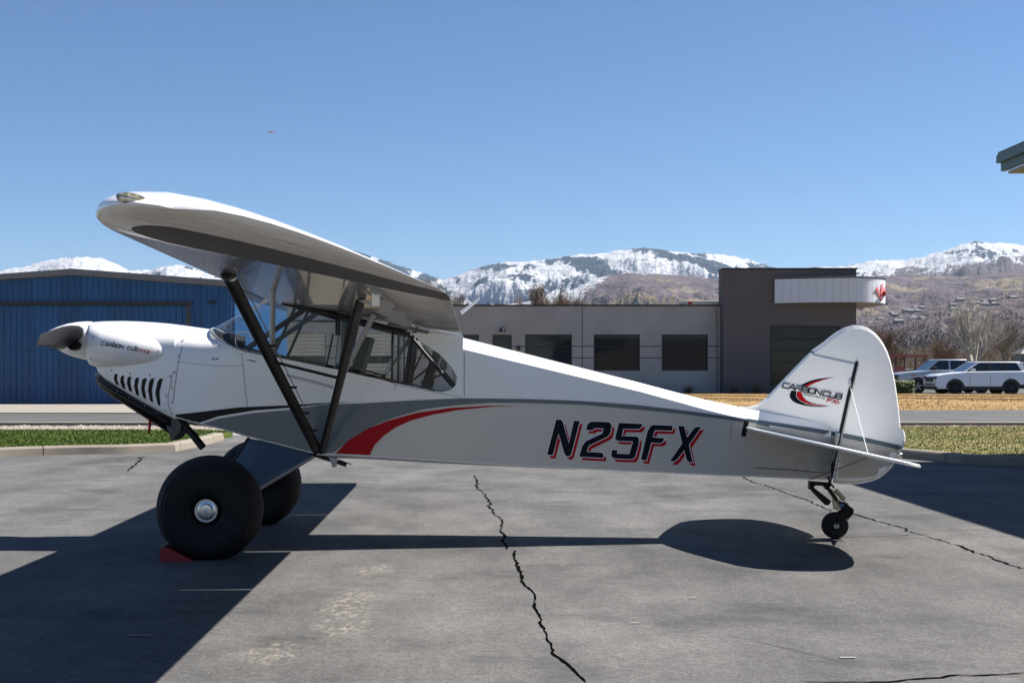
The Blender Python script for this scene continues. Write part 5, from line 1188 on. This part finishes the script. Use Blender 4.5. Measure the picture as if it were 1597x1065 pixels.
def mountmat():
    m=newmat('mountain_cover'); g=N(m); a=g.n('ShaderNodeVertexColor',layer_name='cover'); s=g.n('ShaderNodeSeparateColor'); g.l(a.outputs[0],s.inputs[0]); p=g.pos()
    f1=g.noise(p,.03,6,.75); f2=g.noise(p,.007,6,.65); f3=g.noise(p,.045,3,.7)
    th=lambda v,nz,k,lo,hi: g.ramp(g.math('ADD',v,g.math('MULTIPLY',g.math('SUBTRACT',nz,.5),k)),[(lo,0.),(hi,1.)])
    brush=g.mix(g.ramp(f2,[(.4,0.),(.6,1.)]),(.072,.058,.068),(.115,.093,.097)); brush=g.mix(.5,brush,g.ramp(f3,[(.3,.55),(.7,1.4)]),'MULTIPLY')
    c=g.mix(g.math('MULTIPLY',th(s.outputs[2],f2,1.0,.5,.62),.75),brush,(.20,.165,.11))
    c=g.mix(th(s.outputs[0],f1,.9,.46,.56),c,(.44,.45,.48))
    c=g.mix(th(s.outputs[1],f1,1.0,.50,.58),c,(.026,.040,.060))
    dots=g.math('MULTIPLY',g.ramp(f3,[(.57,0.),(.63,1.)]),g.ramp(s.outputs[0],[(.3,0.),(.6,.8)])); c=g.mix(dots,c,(.05,.055,.06))
    g.l(c,g.b.inputs['Base Color']); g.b.inputs['Roughness'].default_value=.95; g.b.inputs['Specular IOR Level'].default_value=.1
    g.bump(f2,.8,60.); return m
me.materials.append(mountmat()); mo=bpy.data.objects.new('mountains',me); COL.objects.link(mo); tag(mo,kind='structure')
# town trees and houses at the foot of the mountain, right
def ground_z(x,y):
    px=CX+x*F/y; i=np.searchsorted(Yr,y); j=int(np.clip((px+260)/2,0,nc-1)); return float(Z[min(i,nr-1),j])
tm=[MB() for _ in range(3)]; rd=random.Random(77)
for _ in range(2300):
    px=rd.uniform(1325,1620); y=math.exp(rd.uniform(math.log(470),math.log(2500))); x=(px-CX)*y/F; z=ground_z(x,y); s=rd.uniform(2.5,5.5); k=rd.choices((0,1,2),(7,5,1))[0]
    for _q in range(22):
        a_=rd.uniform(0,6.28); r_=math.sqrt(rd.random())*s*(.45 if k==2 else .8); h_=rd.uniform(.2,1.0)*s*(1.5 if k==2 else 1.0); r_*=(1.05-h_/(s*1.6))
        c=Vector((x+math.cos(a_)*r_,y+math.sin(a_)*r_,z+h_)); e=s*rd.uniform(.08,.19); d1=Vector((rd.gauss(0,1),rd.gauss(0,.6),rd.gauss(0,1))).normalized()*e; d2=Vector((rd.gauss(0,1),rd.gauss(0,.6),rd.gauss(0,1))).normalized()*e
        tm[k].add([c-d1,c+d2,c+d1],[(0,1,2)])
for k,(nm,lb,cl) in enumerate((('valley_trees','grey brown leafless trees spread through the valley town','bare'),('valley_shrubs','tan leafless trees spread through the valley town','tan'),('valley_evergreens','dark evergreens dotted through the valley town','ever'))):
    tag(tm[k].build(nm,mat('valley_'+cl,((.098,.083,.088),(.13,.11,.10),(.06,.07,.072))[k],.95,vary=.4,scale=.3),fix=False),lb,'trees',kind='stuff')
hm=MB(); 
for _ in range(42):
    px=rd.uniform(1330,1620); y=math.exp(rd.uniform(math.log(1500),math.log(3000))); x=(px-CX)*y/F; z=ground_z(x,y); a,b,c=rd.uniform(4,7),rd.uniform(4,6),rd.uniform(2,3.5)
    hm.box(x-a,x+a,y-b,y+b,z-1,z+c,0); hm.add([(x-a-.5,y-b-.5,z+c),(x+a+.5,y-b-.5,z+c),(x+a+.5,y+b+.5,z+c),(x-a-.5,y+b+.5,z+c),(x-a,y,z+c+2.5),(x+a,y,z+c+2.5)],[(0,1,5,4),(1,2,5),(2,3,4,5),(3,0,4)],1)
tag(hm.build('valley_houses',[mat('valley_wall',(.20,.19,.18),.9,vary=.3,scale=.05),mat('valley_roof',(.17,.16,.165),.9,vary=.3,scale=.05)],fix=False),'tiny houses of the valley town under the right mountain','houses',kind='stuff')

# ================================================================== air
hz=MB().box(-9000,9000,-400,14500,-12,1080)
hv_=newmat('valley_haze'); g=N(hv_); g.t.nodes.remove(g.b); pv=g.n('ShaderNodeVolumePrincipled'); pv.inputs['Color'].default_value=(.60,.78,1,1); pv.inputs['Density'].default_value=2.1e-5; pv.inputs['Anisotropy'].default_value=.2
g.l(pv.outputs[0],g.out.inputs['Volume'])
tag(hz.build('haze',hv_),'thin blue haze in the valley air','haze',kind='stuff')
